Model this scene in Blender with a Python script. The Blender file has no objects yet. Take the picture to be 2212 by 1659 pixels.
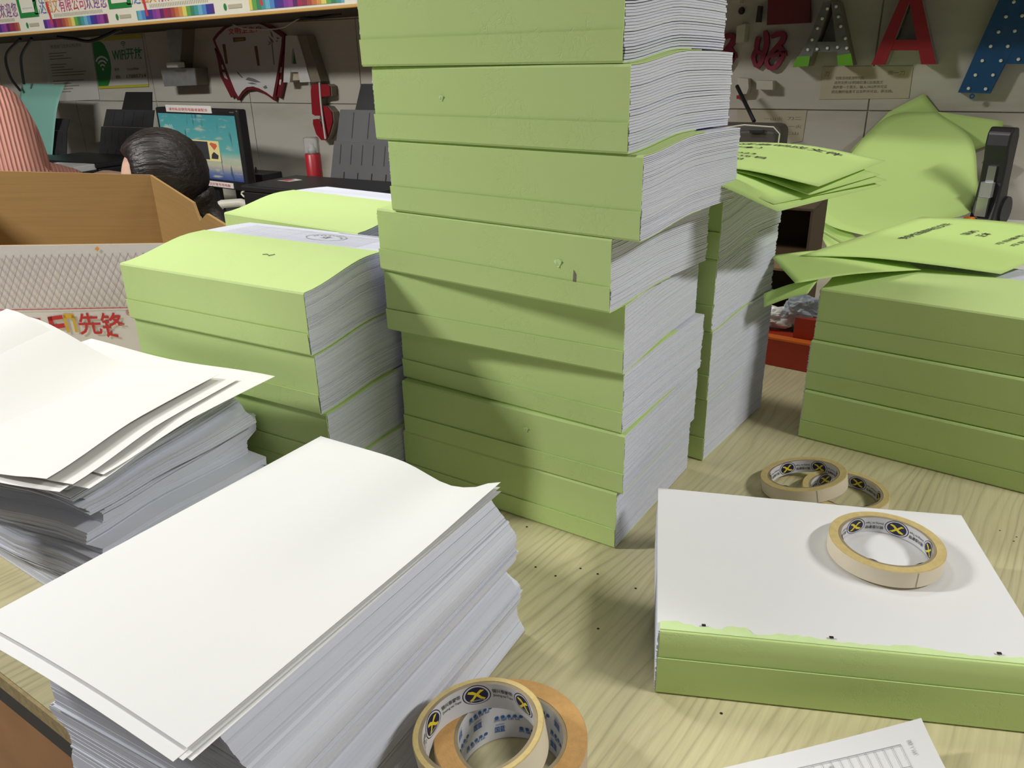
import bpy, bmesh, math, random
from mathutils import Vector, Matrix, noise
random.seed(7)
PI = math.pi
scene = bpy.context.scene
C = scene.collection

# ------------------------------------------------------------------ camera, world, light, exposure
F_PX, PITCH, ROLL, CAM_H, YAW = 1691.33, 0.3988, -0.0225, 0.5014, 0.5236
def rz(a): return Matrix.Rotation(a, 3, 'Z')
_f = Vector((0, math.cos(PITCH), -math.sin(PITCH))); _r = Vector((1, 0, 0)); _u = _r.cross(_f)
c_, s_ = math.cos(ROLL), math.sin(ROLL)
CAM_R = rz(YAW) @ (c_*_r + s_*_u); CAM_U = rz(YAW) @ (-s_*_r + c_*_u); CAM_F = rz(YAW) @ _f
CAM_O = Vector((0, 0, CAM_H))
cam_d = bpy.data.cameras.new('camera'); cam = bpy.data.objects.new('camera', cam_d); C.objects.link(cam)
cam_d.sensor_fit = 'HORIZONTAL'; cam_d.sensor_width = 36.0; cam_d.lens = F_PX/2212*36.0
cam_d.clip_start = 0.02; cam_d.clip_end = 60
m3 = Matrix((CAM_R, CAM_U, -CAM_F)).transposed()
cam.matrix_world = Matrix.Translation(CAM_O) @ m3.to_4x4()
scene.camera = cam

world = bpy.data.worlds.new('world'); scene.world = world; world.use_nodes = True
world.node_tree.nodes['Background'].inputs[0].default_value = (0.9, 0.95, 1.0, 1)
world.node_tree.nodes['Background'].inputs[1].default_value = 0.02
scene.view_settings.view_transform = 'Standard'
try: scene.view_settings.look = 'None'
except Exception: pass
scene.view_settings.gamma = 1.0
scene.view_settings.use_curve_mapping = False
scene.view_settings.exposure = -0.27

FLOOR_Z, CEIL_Z, WALL_Y = -0.80, 2.05, 2.50
# ceiling tube luminaires: (x, y, yaw, length, watts); last two are added fill lamps
LAMPS = [(1.85, 0.85, 1.2, 0.9, 63.0), (-2.7, -0.62, 0.5, 1.0, 132.0), (0.9, -1.5, 0.0, 1.2, 4.0), (-1.3, 1.05, 0.0, 1.2, 22.0)]
def area_light(x, y, yaw, length, watts):
    d = bpy.data.lights.new('tube_light', 'AREA'); d.shape = 'RECTANGLE'; d.size = length; d.size_y = 0.16
    d.energy = watts; d.color = (1.0, 0.985, 0.955)
    o = bpy.data.objects.new('tube_light', d); C.objects.link(o)
    o.location = (x, y, CEIL_Z-0.085); o.rotation_euler = (0, 0, yaw)
for l in LAMPS: area_light(*l)

# measured points of the place: a picture position at a known height / wall distance
def ray(u, v): return CAM_F*F_PX + CAM_R*(u-1106) - CAM_U*(v-829.5)
def PZ(u, v, z): d = ray(u, v); return CAM_O + d*((z-CAM_H)/d.z)
def PY(u, v, y): d = ray(u, v); return CAM_O + d*(y/d.y)

# ------------------------------------------------------------------ helpers
def mesh(name, verts, faces, mat=None, parent=None, smooth=False):
    me = bpy.data.meshes.new(name); me.from_pydata([tuple(v) for v in verts], [], faces); me.validate(); me.update()
    if smooth:
        for p in me.polygons: p.use_smooth = True
    o = bpy.data.objects.new(name, me); C.objects.link(o)
    if mat: me.materials.append(M[mat])
    if parent: o.parent = parent
    return o
def tag(o, label=None, cat=None, group=None, kind=None):
    if label: o['label'] = label
    if cat: o['category'] = cat
    if group: o['group'] = group
    if kind: o['kind'] = kind
    return o
def thing(name, label, cat, loc=(0,0,0), yaw=0, group=None):
    o = bpy.data.objects.new(name, None); C.objects.link(o); o.empty_display_size = 0.05
    o.location = loc; o.rotation_euler = (0, 0, yaw)
    return tag(o, label, cat, group)
class MB:
    def __init__(s): s.v = []; s.f = []
    def add(s, vs, fs):
        b = len(s.v); s.v += [Vector(v) for v in vs]; s.f += [tuple(b+i for i in f) for f in fs]; return s
    def box(s, a, b, mat=None):
        x0,y0,z0 = a; x1,y1,z1 = b
        vs = [(x0,y0,z0),(x1,y0,z0),(x1,y1,z0),(x0,y1,z0),(x0,y0,z1),(x1,y0,z1),(x1,y1,z1),(x0,y1,z1)]
        if mat is not None: vs = [mat @ Vector(v) for v in vs]
        return s.add(vs, [(3,2,1,0),(4,5,6,7),(0,1,5,4),(1,2,6,5),(2,3,7,6),(3,0,4,7)])
    def rbox(s, a, b, r=0.004, mat=None, seg=2):
        bm = bmesh.new(); bmesh.ops.create_cube(bm, size=1)
        for v in bm.verts:
            v.co = Vector([a[i] + (v.co[i]+.5)*(b[i]-a[i]) for i in range(3)])
        bmesh.ops.bevel(bm, geom=list(bm.edges), offset=r, segments=seg, affect='EDGES', profile=.5)
        bm.verts.index_update()
        vs = [v.co.copy() for v in bm.verts]; fs = [[v.index for v in f.verts] for f in bm.faces]; bm.free()
        if mat is not None: vs = [mat @ v for v in vs]
        return s.add(vs, fs)
    def prism(s, poly, z0, z1, mat=None):
        n = len(poly); vs = [(p[0],p[1],z0) for p in poly] + [(p[0],p[1],z1) for p in poly]
        if mat is not None: vs = [mat @ Vector(v) for v in vs]
        return s.add(vs, [tuple(range(n-1,-1,-1)), tuple(range(n,2*n))] + [(i,(i+1)%n,n+(i+1)%n,n+i) for i in range(n)])
    def tube(s, pts, r, seg=8, cap=True):
        pts = [Vector(p) for p in pts]; n = len(pts); rs = r if isinstance(r, (list,tuple)) else [r]*n
        vs = []; up = Vector((0,0,1)); prev = None
        for i,p in enumerate(pts):
            t = (pts[min(i+1,n-1)]-pts[max(i-1,0)]).normalized()
            a = (prev - t*prev.dot(t)) if prev is not None else (up.cross(t) if abs(t.z) < .95 else Vector((1,0,0)).cross(t))
            a.normalize(); prev = a; b = t.cross(a)
            vs += [p + (a*math.cos(2*PI*k/seg) + b*math.sin(2*PI*k/seg))*rs[i] for k in range(seg)]
        fs = [(i*seg+k, i*seg+(k+1)%seg, (i+1)*seg+(k+1)%seg, (i+1)*seg+k) for i in range(n-1) for k in range(seg)]
        if cap: fs += [tuple(range(seg-1,-1,-1)), tuple((n-1)*seg+k for k in range(seg))]
        return s.add(vs, fs)
    def lathe(s, prof, seg=32, mat=None, closed=False):
        n = len(prof); vs = [(r*math.cos(2*PI*k/seg), r*math.sin(2*PI*k/seg), z) for r,z in prof for k in range(seg)]
        if mat is not None: vs = [mat @ Vector(v) for v in vs]
        rng = range(n) if closed else range(n-1)
        fs = [(i*seg+k, i*seg+(k+1)%seg, ((i+1)%n)*seg+(k+1)%seg, ((i+1)%n)*seg+k) for i in rng for k in range(seg)]
        return s.add(vs, fs)
    def grid(s, fn, nu, nv, th=0.0):
        vs = [fn(i/nu, j/nv) for j in range(nv+1) for i in range(nu+1)]; w = nu+1
        fs = [(j*w+i, j*w+i+1, (j+1)*w+i+1, (j+1)*w+i) for j in range(nv) for i in range(nu)]
        if th:
            b = len(vs); vs = vs + [Vector(v)-Vector((0,0,th)) for v in vs]
            fs = fs + [tuple(b+k for k in reversed(f)) for f in fs]
            ring = [i for i in range(w)] + [j*w+nu for j in range(1,nv+1)] + [nv*w+i for i in range(nu-1,-1,-1)] + [j*w for j in range(nv-1,0,-1)]
            n = len(ring); fs += [(ring[(k+1)%n], ring[k], b+ring[k], b+ring[(k+1)%n]) for k in range(n)]
        return s.add(vs, fs)
    def build(s, name, mat, parent=None, smooth=False):
        return mesh(name, s.v, s.f, mat, parent, smooth)
def smooth_by_angle(o, deg=35):
    me = o.data
    for p in me.polygons: p.use_smooth = True
    bm = bmesh.new(); bm.from_mesh(me)
    for e in bm.edges:
        if len(e.link_faces) == 2: e.smooth = e.calc_face_angle(0) < math.radians(deg)
    bm.to_mesh(me); bm.free()
    return o
def catmull(pts, n):
    pts = [Vector(p) for p in pts]; out = []
    m = len(pts)-1
    for k in range(n+1):
        t = k/n*m; i = min(int(t), m-1); t -= i
        p1, p2 = pts[i], pts[i+1]; p0 = pts[i-1] if i > 0 else p1*2-p2; p3 = pts[i+2] if i+2 <= m else p2*2-p1
        out.append(0.5*((2*p1)+(p2-p0)*t+(2*p0-5*p1+4*p2-p3)*t*t+(3*p1-p0-3*p2+p3)*t**3))
    return out
def sheet_surface(rows, nu=14, nv=14):
    """rows: list of rows of 3-D points -> dense smooth grid (list of rows)"""
    cols = [catmull(r, nu) for r in rows]
    return list(zip(*[catmull([c[i] for c in cols], nv) for i in range(nu+1)]))   # nv+1 rows of nu+1
def sheet(name, rows, mat, label, cat='paper', group=None, nu=14, nv=14, th=0.0004, parent=None):
    g = sheet_surface(rows, nu, nv)
    vs = [p for r in g for p in r]; w = nu+1
    fs = [(j*w+i, j*w+i+1, (j+1)*w+i+1, (j+1)*w+i) for j in range(nv) for i in range(nu)]
    o = mesh(name, vs, fs, mat, parent, True)
    md = o.modifiers.new('thickness', 'SOLIDIFY'); md.thickness = th; md.offset = 0
    if parent is None: tag(o, label, cat, group)
    o['_g'] = 0; del o['_g']
    return o, g
def on_grid(g, a, b, lift=0.0006):
    """point on a sheet grid at fractions a (along row) and b (across rows), lifted to its upper side"""
    nv = len(g)-1; nu = len(g[0])-1
    x = min(max(a,0),1)*nu; y = min(max(b,0),1)*nv; i = min(int(x), nu-1); j = min(int(y), nv-1); fx, fy = x-i, y-j
    p = (g[j][i]*(1-fx)+g[j][i+1]*fx)*(1-fy) + (g[j+1][i]*(1-fx)+g[j+1][i+1]*fx)*fy
    n = (g[j][i+1]-g[j][i]).cross(g[j+1][i]-g[j][i])
    if n.z < 0: n = -n
    return p + n.normalized()*lift
_tc = {}
def text_poly(body, bold=0.0):
    """flat text outline mesh, unit em, left aligned at the origin"""
    k = (body, bold)
    if k in _tc: return _tc[k]
    cu = bpy.data.curves.new('t', 'FONT'); cu.body = body; cu.size = 1; cu.offset = bold; cu.resolution_u = 3; cu.fill_mode = 'FRONT'
    o = bpy.data.objects.new('t', cu); C.objects.link(o)
    dg = bpy.context.evaluated_depsgraph_get(); ev = o.evaluated_get(dg); me = ev.to_mesh()
    vs = [v.co.copy() for v in me.vertices]; fs = [tuple(p.vertices) for p in me.polygons]
    ev.to_mesh_clear(); bpy.data.objects.remove(o); bpy.data.curves.remove(cu)
    if not vs: vs = [Vector((0,0,0))]; fs = []
    x0 = min(v.x for v in vs); x1 = max(v.x for v in vs); y0 = min(v.y for v in vs); y1 = max(v.y for v in vs)
    _tc[k] = (vs, fs, x0, x1, y0, y1); return _tc[k]
def text_fit(mb, body, w, h, fn, bold=0.0):
    """text stretched to a w x h box; fn(x, y) gives the 3-D point (x,y from the box's lower left)"""
    vs, fs, x0, x1, y0, y1 = text_poly(body, bold)
    sx = w/max(x1-x0,1e-6); sy = h/max(y1-y0,1e-6)
    return mb.add([fn((v.x-x0)*sx, (v.y-y0)*sy) for v in vs], fs)
def rect_on(mb, x0, y0, x1, y1, fn, n=1, m=1):
    return mb.grid(lambda a,b: fn(x0+(x1-x0)*a, y0+(y1-y0)*b), n, m)

# ------------------------------------------------------------------ materials
M = {}
def new_mat(name):
    m = bpy.data.materials.new(name); m.use_nodes = True; M[name] = m
    nt = m.node_tree; return m, nt, nt.nodes['Principled BSDF']
def node(nt, t, **k):
    n = nt.nodes.new(t)
    for a,b in k.items(): setattr(n, a, b)
    return n
def coords(nt, scale=(1,1,1), kind='Object', rot=(0,0,0)):
    tc = node(nt, 'ShaderNodeTexCoord'); mp = node(nt, 'ShaderNodeMapping')
    mp.inputs['Scale'].default_value = scale; mp.inputs['Rotation'].default_value = rot
    nt.links.new(tc.outputs[kind], mp.inputs['Vector']); return mp.outputs[0]
def mix(nt, fac, a, b, mode='MIX'):
    n = node(nt, 'ShaderNodeMix', data_type='RGBA', blend_type=mode)
    for s,v in ((0,fac),(6,a),(7,b)):
        if hasattr(v, 'links') or hasattr(v, 'is_linked'): nt.links.new(v, n.inputs[s])
        else: n.inputs[s].default_value = (*v,1) if isinstance(v, tuple) and len(v)==3 else v
    return n.outputs[2]
def ramp(nt, src, stops, interp='LINEAR'):
    n = node(nt, 'ShaderNodeValToRGB'); n.color_ramp.interpolation = interp; e = n.color_ramp.elements
    while len(e) < len(stops): e.new(0.5)
    for i,(p,c) in enumerate(stops): e[i].position = p; e[i].color = (*c,1) if len(c)==3 else c
    nt.links.new(src, n.inputs[0]); return n.outputs[0]
def bump(nt, bsdf, h, strength=0.2, dist=0.001):
    b = node(nt, 'ShaderNodeBump'); b.inputs['Strength'].default_value = strength; b.inputs['Distance'].default_value = dist
    nt.links.new(h, b.inputs['Height']); nt.links.new(b.outputs[0], bsdf.inputs['Normal'])
def nz(nt, vec, scale, detail=3, rough=.5):
    n = node(nt, 'ShaderNodeTexNoise'); n.inputs['Scale'].default_value = scale; n.inputs['Detail'].default_value = detail; n.inputs['Roughness'].default_value = rough
    nt.links.new(vec, n.inputs['Vector']); return n.outputs[0]
def plain(name, col, rough=.5, var=.06, scale=30, spec=.5, metal=0, bmp=0, bscale=200, emit=None):
    m, nt, b = new_mat(name)
    v = coords(nt); n = nz(nt, v, scale)
    dark = tuple(max(0, c*(1-var)) for c in col); lite = tuple(min(1, c*(1+var)) for c in col)
    nt.links.new(mix(nt, n, dark, lite), b.inputs['Base Color'])
    b.inputs['Roughness'].default_value = rough; b.inputs['Specular IOR Level'].default_value = spec; b.inputs['Metallic'].default_value = metal
    if bmp: bump(nt, b, nz(nt, v, bscale), bmp, .001)
    if emit:
        b.inputs['Emission Color'].default_value = (*col,1); b.inputs['Emission Strength'].default_value = emit
    return m
# papers
plain('paper', (.80,.80,.80), .75, .015, 12, .25, bmp=.05, bscale=900)
plain('paper_warm', (.81,.795,.775), .75, .015, 12, .25)
m, nt, b = new_mat('page_edge')
v = coords(nt, (1,1,1)); v2 = coords(nt, (3,3,900))
col = mix(nt, nz(nt, v2, 1.0, 4, .7), (.50,.525,.63), (.84,.86,.93)); nt.links.new(col, b.inputs['Base Color'])
b.inputs['Roughness'].default_value = .85; b.inputs['Specular IOR Level'].default_value = .15; bump(nt, b, nz(nt, v2, 1.0, 3, .7), .5, .0006)
m, nt, b = new_mat('pile_edge')
v2 = coords(nt, (2,2,500)); col = mix(nt, nz(nt, v2, 1.0, 3, .6), (.66,.685,.78), (.76,.78,.86)); nt.links.new(col, b.inputs['Base Color'])
b.inputs['Roughness'].default_value = .85; b.inputs['Specular IOR Level'].default_value = .15
m, nt, b = new_mat('green_card')
v = coords(nt); n1 = nz(nt, v, 9, 2)
nt.links.new(mix(nt, n1, (.555,.725,.275), (.595,.76,.305)), b.inputs['Base Color'])
b.inputs['Roughness'].default_value = .62; b.inputs['Specular IOR Level'].default_value = .3
# embossed leather-grain of the cover card: fine wandering creases
v3 = coords(nt, (1,1,1)); vo = node(nt, 'ShaderNodeTexVoronoi', feature='DISTANCE_TO_EDGE'); vo.inputs['Scale'].default_value = 120; vo.inputs['Randomness'].default_value = 1
nd = node(nt, 'ShaderNodeTexNoise'); nd.inputs['Scale'].default_value = 70; nt.links.new(v3, nd.inputs['Vector'])
av = node(nt, 'ShaderNodeVectorMath', operation='MULTIPLY_ADD'); av.inputs[1].default_value = (.03,.03,.03); nt.links.new(nd.outputs[1], av.inputs[0]); nt.links.new(v3, av.inputs[2]); nt.links.new(av.outputs[0], vo.inputs['Vector'])
crs = ramp(nt, vo.outputs['Distance'], [(0,(0,0,0)),(.05,(1,1,1))])
msk = ramp(nt, nz(nt, v3, 22, 2), [(.52,(1,1,1)),(.60,(0,0,0))])
mx = node(nt, 'ShaderNodeMath', operation='MAXIMUM'); nt.links.new(crs, mx.inputs[0]); nt.links.new(msk, mx.inputs[1])
bump(nt, b, mx.outputs[0], .30, .0005)
plain('green_sheet', (.55,.755,.25), .6, .02, 8, .3)
plain('green_torn', (.66,.84,.42), .8, .1, 60, .2)
plain('print_grey', (.35,.35,.37), .8, 0)
plain('print_black', (.035,.035,.035), .7, 0)
plain('print_pale', (.58,.58,.6), .8, 0)
plain('print_wall', (.22,.20,.16), .8, 0)
# table wood
m, nt, b = new_mat('table_wood')
v = coords(nt, (1,1,1), rot=(0,0,math.radians(5)))
mp2 = node(nt, 'ShaderNodeMapping'); mp2.inputs['Scale'].default_value = (5,.9,1); nt.links.new(v, mp2.inputs['Vector'])
dn = node(nt, 'ShaderNodeTexNoise'); dn.inputs['Scale'].default_value = 2.2; dn.inputs['Detail'].default_value = 2; nt.links.new(mp2.outputs[0], dn.inputs['Vector'])
sep = node(nt, 'ShaderNodeSeparateXYZ'); nt.links.new(v, sep.inputs[0])
ad = node(nt, 'ShaderNodeMath', operation='MULTIPLY_ADD'); nt.links.new(dn.outputs[0], ad.inputs[0]); ad.inputs[1].default_value = .085; nt.links.new(sep.outputs[0], ad.inputs[2])
ml = node(nt, 'ShaderNodeMath', operation='MULTIPLY'); nt.links.new(ad.outputs[0], ml.inputs[0]); ml.inputs[1].default_value = 92
fr = node(nt, 'ShaderNodeMath', operation='FRACT'); nt.links.new(ml.outputs[0], fr.inputs[0])
rings = ramp(nt, fr.outputs[0], [(0,(.30,.30,.30)),(.10,(.62,.62,.62)),(.34,(1,1,1)),(.85,(.9,.9,.9)),(1,(.30,.30,.30))])
fib = nz(nt, coords(nt, (160,5,1), rot=(0,0,math.radians(5))), 1.5, 4, .65)
base = mix(nt, nz(nt, coords(nt,(5,.8,1)), 1.6, 2), (.60,.545,.315), (.70,.645,.405))
gm = ramp(nt, nz(nt, coords(nt,(11,1.3,1)), 2.0, 2), [(.35,(.10,.10,.10)),(.65,(.48,.48,.48))]); base = mix(nt, gm, base, rings, 'MULTIPLY')
base = mix(nt, ramp(nt, fib, [(.3,(.30,.30,.30)),(.62,(0,0,0))]), base, (.36,.31,.16))
nt.links.new(base, b.inputs['Base Color']); b.inputs['Roughness'].default_value = .33; b.inputs['Specular IOR Level'].default_value = .45
plain('particle_board', (.42,.33,.17), .9, .4, 140, .2, bmp=.4, bscale=260)
plain('black_band', (.03,.027,.022), .5, .2)
plain('brown_panel', (.42,.20,.07), .5, .25, 14)
plain('hole', (.02,.015,.01), .9, 0)
# carton
m, nt, b = new_mat('cardboard')
v = coords(nt, (1,1,1)); st = nz(nt, coords(nt, (4,4,220)), 1, 3)
nt.links.new(mix(nt, st, (.29,.172,.058), (.37,.232,.088)), b.inputs['Base Color']); b.inputs['Roughness'].default_value = .85; b.inputs['Specular IOR Level'].default_value = .2
bump(nt, b, st, .15, .001)
plain('carton_white', (.72,.68,.69), .4, .02)
plain('carton_line', (.42,.33,.36), .5, 0)
plain('red_print', (.55,.025,.03), .5, 0)
plain('gold_print', (.70,.42,.03), .5, 0)
plain('kraft_dark', (.16,.095,.04), .8, .15)
plain('shaded_brown', (.055,.033,.015), .8, .2)  # shade of the box gap and shelf underside put into the colour
plain('satchel_dark', (.055,.046,.038), .6, .2)
# tapes
plain('tape_paper', (.74,.66,.50), .6, .05, 40)
plain('tape_side', (.60,.47,.20), .75, .22, 160, .3, bmp=.5, bscale=500)
plain('tape_kraft_side', (.58,.34,.13), .8, .16, 200, .2, bmp=.5, bscale=700)
plain('tape_kraft', (.56,.44,.33), .55, .05, 40)
plain('tape_core', (.70,.70,.72), .6, .03, 30)
plain('core_board', (.30,.24,.15), .9, .2, 90)
plain('navy_print', (.012,.014,.06), .5, 0)
plain('yellow_print', (.85,.68,.03), .5, 0)
plain('blue_print', (.03,.13,.38), .5, .2)
# plastics / background
plain('black_plastic', (.014,.014,.015), .42, .25, 20)
plain('dark_plastic', (.028,.028,.03), .5, .2, 20)
plain('grey_plastic', (.10,.10,.105), .5, .1, 20)
plain('cream_plastic', (.62,.60,.50), .45, .05)
plain('white_plastic', (.75,.74,.70), .45, .03)
plain('metal', (.55,.55,.55), .3, .1, 30, metal=1)
plain('galvanized', (.42,.42,.42), .45, .25, 40, metal=.7)
plain('orange_plastic', (.85,.22,.02), .4, .05)
plain('teal_paper', (.22,.47,.40), .7, .02)
m, nt, b = new_mat('hair')
st = nz(nt, coords(nt, (4,85,60)), 1.0, 4, .6)
nt.links.new(mix(nt, st, (.004,.003,.003), (.030,.020,.017)), b.inputs['Base Color']); b.inputs['Roughness'].default_value = .42; b.inputs['Specular IOR Level'].default_value = .5
bump(nt, b, st, 1.0, .006)
plain('skin', (.62,.40,.30), .55, .05, 20)
plain('denim', (.05,.06,.10), .8, .1)
plain('black_cloth', (.02,.02,.024), .9, .2)
plain('red_spray', (.42,.02,.03), .35, .05)
plain('red_letter', (.30,.012,.02), .4, .1)
plain('maroon', (.16,.012,.018), .4, .1)
plain('magenta_cut', (.24,.018,.05), .6, .1)
plain('blue_board', (.012,.08,.22), .4, .1)
plain('grey_letter', (.16,.165,.16), .6, .2, 25)
plain('green_letter', (.14,.40,.02), .4, .1)
plain('letter_side', (.22,.19,.14), .4, .1)
plain('white_board', (.62,.60,.58), .5, .03)
plain('cream_block', (.60,.57,.47), .6, .04)
plain('paper_old', (.50,.45,.33), .7, .05)
plain('paper_doc', (.60,.57,.54), .7, .02)
plain('green_poster', (.02,.24,.05), .5, .05)
plain('yellow_poster', (.50,.45,.04), .5, .05)
plain('led', (.85,.85,.78), .3, 0)
plain('shelf_wood', (.62,.36,.10), .5, .1, 12)
plain('sign_cream', (.82,.79,.66), .55, .015)
plain('text_red', (.62,.05,.07), .6, 0); plain('text_pink', (.60,.07,.22), .6, 0); plain('text_orange', (.78,.32,.07), .6, 0)
plain('text_blue', (.08,.18,.52), .6, 0); plain('text_purple', (.28,.07,.33), .6, 0); plain('text_green', (.25,.38,.32), .6, 0)
plain('floor_tile', (.18,.165,.145), .35, .1, 3)
plain('ceiling_paint', (.30,.295,.28), .9, .02)
plain('wall_paint', (.20,.19,.17), .85, .03)
plain('grout', (.42,.39,.33), .9, .05)
plain('desk_top', (.42,.38,.30), .45, .1, 6)
plain('red_box', (.40,.035,.015), .4, .15)
plain('orange_box', (.75,.16,.02), .4, .1)
plain('lamp_metal', (.8,.8,.8), .4, .02)
m, nt, b = new_mat('lamp_diffuser'); b.inputs['Emission Color'].default_value = (1,.97,.92,1); b.inputs['Emission Strength'].default_value = 4.0
m, nt, b = new_mat('bag_film'); b.inputs['Base Color'].default_value = (.62,.70,.78,1); b.inputs['Roughness'].default_value = .25; b.inputs['Transmission Weight'].default_value = .35; b.inputs['IOR'].default_value = 1.2
m, nt, b = new_mat('clear_cap'); b.inputs['Base Color'].default_value = (.95,.95,.95,1); b.inputs['Roughness'].default_value = .12; b.inputs['Transmission Weight'].default_value = .85; b.inputs['IOR'].default_value = 1.25
# wall tile: cream stone with soft wandering veins
m, nt, b = new_mat('wall_tile')
tc = node(nt, 'ShaderNodeNewGeometry'); mp = node(nt, 'ShaderNodeMapping'); mp.inputs['Scale'].default_value = (1.1,1,7); mp.inputs['Rotation'].default_value = (0,.12,0); nt.links.new(tc.outputs['Position'], mp.inputs['Vector'])
vein = ramp(nt, nz(nt, mp.outputs[0], 1.5, 5, .6), [(.36,(.50,.47,.40)),(.46,(.55,.52,.45)),(.62,(.58,.55,.485))])
nt.links.new(vein, b.inputs['Base Color']); b.inputs['Roughness'].default_value = .22; b.inputs['Specular IOR Level'].default_value = .4
# rainbow pencil strip print on the sign board
m, nt, b = new_mat('rainbow')
v = coords(nt); sep = node(nt, 'ShaderNodeSeparateXYZ'); nt.links.new(v, sep.inputs[0])
ml = node(nt, 'ShaderNodeMath', operation='MULTIPLY'); nt.links.new(sep.outputs[0], ml.inputs[0]); ml.inputs[1].default_value = 3.1
fr = node(nt, 'ShaderNodeMath', operation='FRACT'); nt.links.new(ml.outputs[0], fr.inputs[0])
cols = [(.30,.05,.09),(.45,.09,.07),(.62,.20,.07),(.75,.36,.10),(.85,.72,.16),(.16,.42,.09),(.06,.27,.14),(.07,.36,.36),(.18,.48,.66),(.10,.28,.62),(.05,.06,.34),(.10,.04,.28),(.26,.06,.36),(.36,.07,.34),(.14,.03,.16),(.40,.04,.10)]
rb = ramp(nt, fr.outputs[0], [(i/len(cols), c) for i,c in enumerate(cols)], 'CONSTANT')
m4 = node(nt, 'ShaderNodeMath', operation='MULTIPLY'); nt.links.new(sep.outputs[0], m4.inputs[0]); m4.inputs[1].default_value = 120
f4 = node(nt, 'ShaderNodeMath', operation='FRACT'); nt.links.new(m4.outputs[0], f4.inputs[0])
nt.links.new(mix(nt, .5, rb, ramp(nt, f4.outputs[0], [(0,(.45,.45,.45)),(.3,(1,1,1)),(.75,(.8,.8,.8))]), 'MULTIPLY'), b.inputs['Base Color']); b.inputs['Roughness'].default_value = .5
# ribbed pink knit
m, nt, b = new_mat('pink_knit')
v = coords(nt, (1,1,1)); w = node(nt, 'ShaderNodeTexWave', wave_type='BANDS', bands_direction='X'); w.inputs['Scale'].default_value = 26; w.inputs['Distortion'].default_value = 1.2; w.inputs['Detail Scale'].default_value = .6; nt.links.new(v, w.inputs['Vector'])
nt.links.new(mix(nt, w.outputs[1], (.55,.25,.20), (.66,.33,.27)), b.inputs['Base Color']); b.inputs['Roughness'].default_value = .95; b.inputs['Specular IOR Level'].default_value = .1
bump(nt, b, w.outputs[1], .8, .006)
# monitor picture: teal sky, warm clouds low down, dark reed strokes (a lit screen)
m, nt, b = new_mat('screen')
v = coords(nt, (1,1,1), 'Generated'); sep = node(nt, 'ShaderNodeSeparateXYZ'); nt.links.new(v, sep.inputs[0])
sky = ramp(nt, sep.outputs[2], [(0,(.03,.06,.22)),(.10,(.12,.16,.30)),(.22,(.45,.42,.30)),(.34,(.38,.46,.34)),(.45,(.10,.36,.33)),(1,(.05,.27,.29))])
cl = ramp(nt, nz(nt, coords(nt,(3,1,7),'Generated'), 1.6, 4), [(.56,(0,0,0)),(.68,(.7,.7,.7))])
sky = mix(nt, cl, sky, (.50,.50,.36))
reed = ramp(nt, nz(nt, coords(nt,(16,1,1.6),'Generated',(0,.25,0)), 1.3, 3), [(.60,(0,0,0)),(.67,(.8,.8,.8))])
sky = mix(nt, reed, sky, (.02,.06,.12))
nt.links.new(sky, b.inputs['Emission Color']); b.inputs['Emission Strength'].default_value = .9; b.inputs['Base Color'].default_value = (.01,.01,.01,1); b.inputs['Roughness'].default_value = .3
for nme, colr in (('screen_yellow',(.75,.62,.25)),('screen_dark',(.03,.03,.035)),('screen_orange',(.55,.12,.05)),('screen_pale',(.35,.5,.45))):
    m, nt, b = new_mat(nme); b.inputs['Base Color'].default_value = (.01,.01,.01,1); b.inputs['Emission Color'].default_value = (*colr,1); b.inputs['Emission Strength'].default_value = .9

# ------------------------------------------------------------------ room shell
def struct(o): o['kind'] = 'structure'; return o
X0, X1, Y0 = -6.2, 2.8, -3.4
struct(MB().box((X0-.1,Y0-.1,FLOOR_Z-.1),(X1+.1,WALL_Y+.15,FLOOR_Z)).build('floor','floor_tile'))
struct(MB().box((X0-.1,Y0-.1,CEIL_Z),(X1+.1,WALL_Y+.15,CEIL_Z+.1)).build('ceiling','ceiling_paint'))
wall_back = struct(MB().box((X0-.1,WALL_Y,FLOOR_Z),(X1+.1,WALL_Y+.15,CEIL_Z)).build('wall_back','grout'))
struct(MB().box((X0-.1,Y0,FLOOR_Z),(X0,WALL_Y,CEIL_Z)).build('wall_left','wall_paint'))
struct(MB().box((X1,Y0,FLOOR_Z),(X1+.1,WALL_Y,CEIL_Z)).build('wall_right','wall_paint'))
struct(MB().box((X0-.1,Y0-.1,FLOOR_Z),(X1+.1,Y0,CEIL_Z)).build('wall_front','wall_paint'))
tw, thh, g = .6, .3, .0015
tile_me = None
for i in range(-10, 5):
    for k in range(-4, 6):
        x = -.276+i*tw; z = .335+k*thh
        if x < X0 or x+tw > X1 or z < FLOOR_Z or z+thh > CEIL_Z: continue
        if tile_me is None:
            o = MB().rbox((g,-.006,g),(tw-g,.0,thh-g),.0012,seg=1).build('tile','wall_tile',wall_back); tile_me = o.data
        else:
            o = bpy.data.objects.new('tile', tile_me); C.objects.link(o); o.parent = wall_back
        o.location = (x, WALL_Y, z)
for n,(x,y,yaw,ln,w) in enumerate(LAMPS):
    where = ['over the right end of the work table','over the floor left of the camera side','added for general light right of the camera side','added to brighten the stacks at the carton end'][n]
    t = thing('ceiling_lamp', 'white ceiling tube lamp '+where, 'lamp', (x,y,CEIL_Z), yaw, 'ceiling tube lamps')
    MB().rbox((-ln/2-.03,-.10,-.06),(ln/2+.03,.10,0),.008).build('housing','lamp_metal',t)
    MB().rbox((-ln/2,-.085,-.075),(ln/2,.085,-.061),.006).build('diffuser','lamp_diffuser',t)

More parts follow.
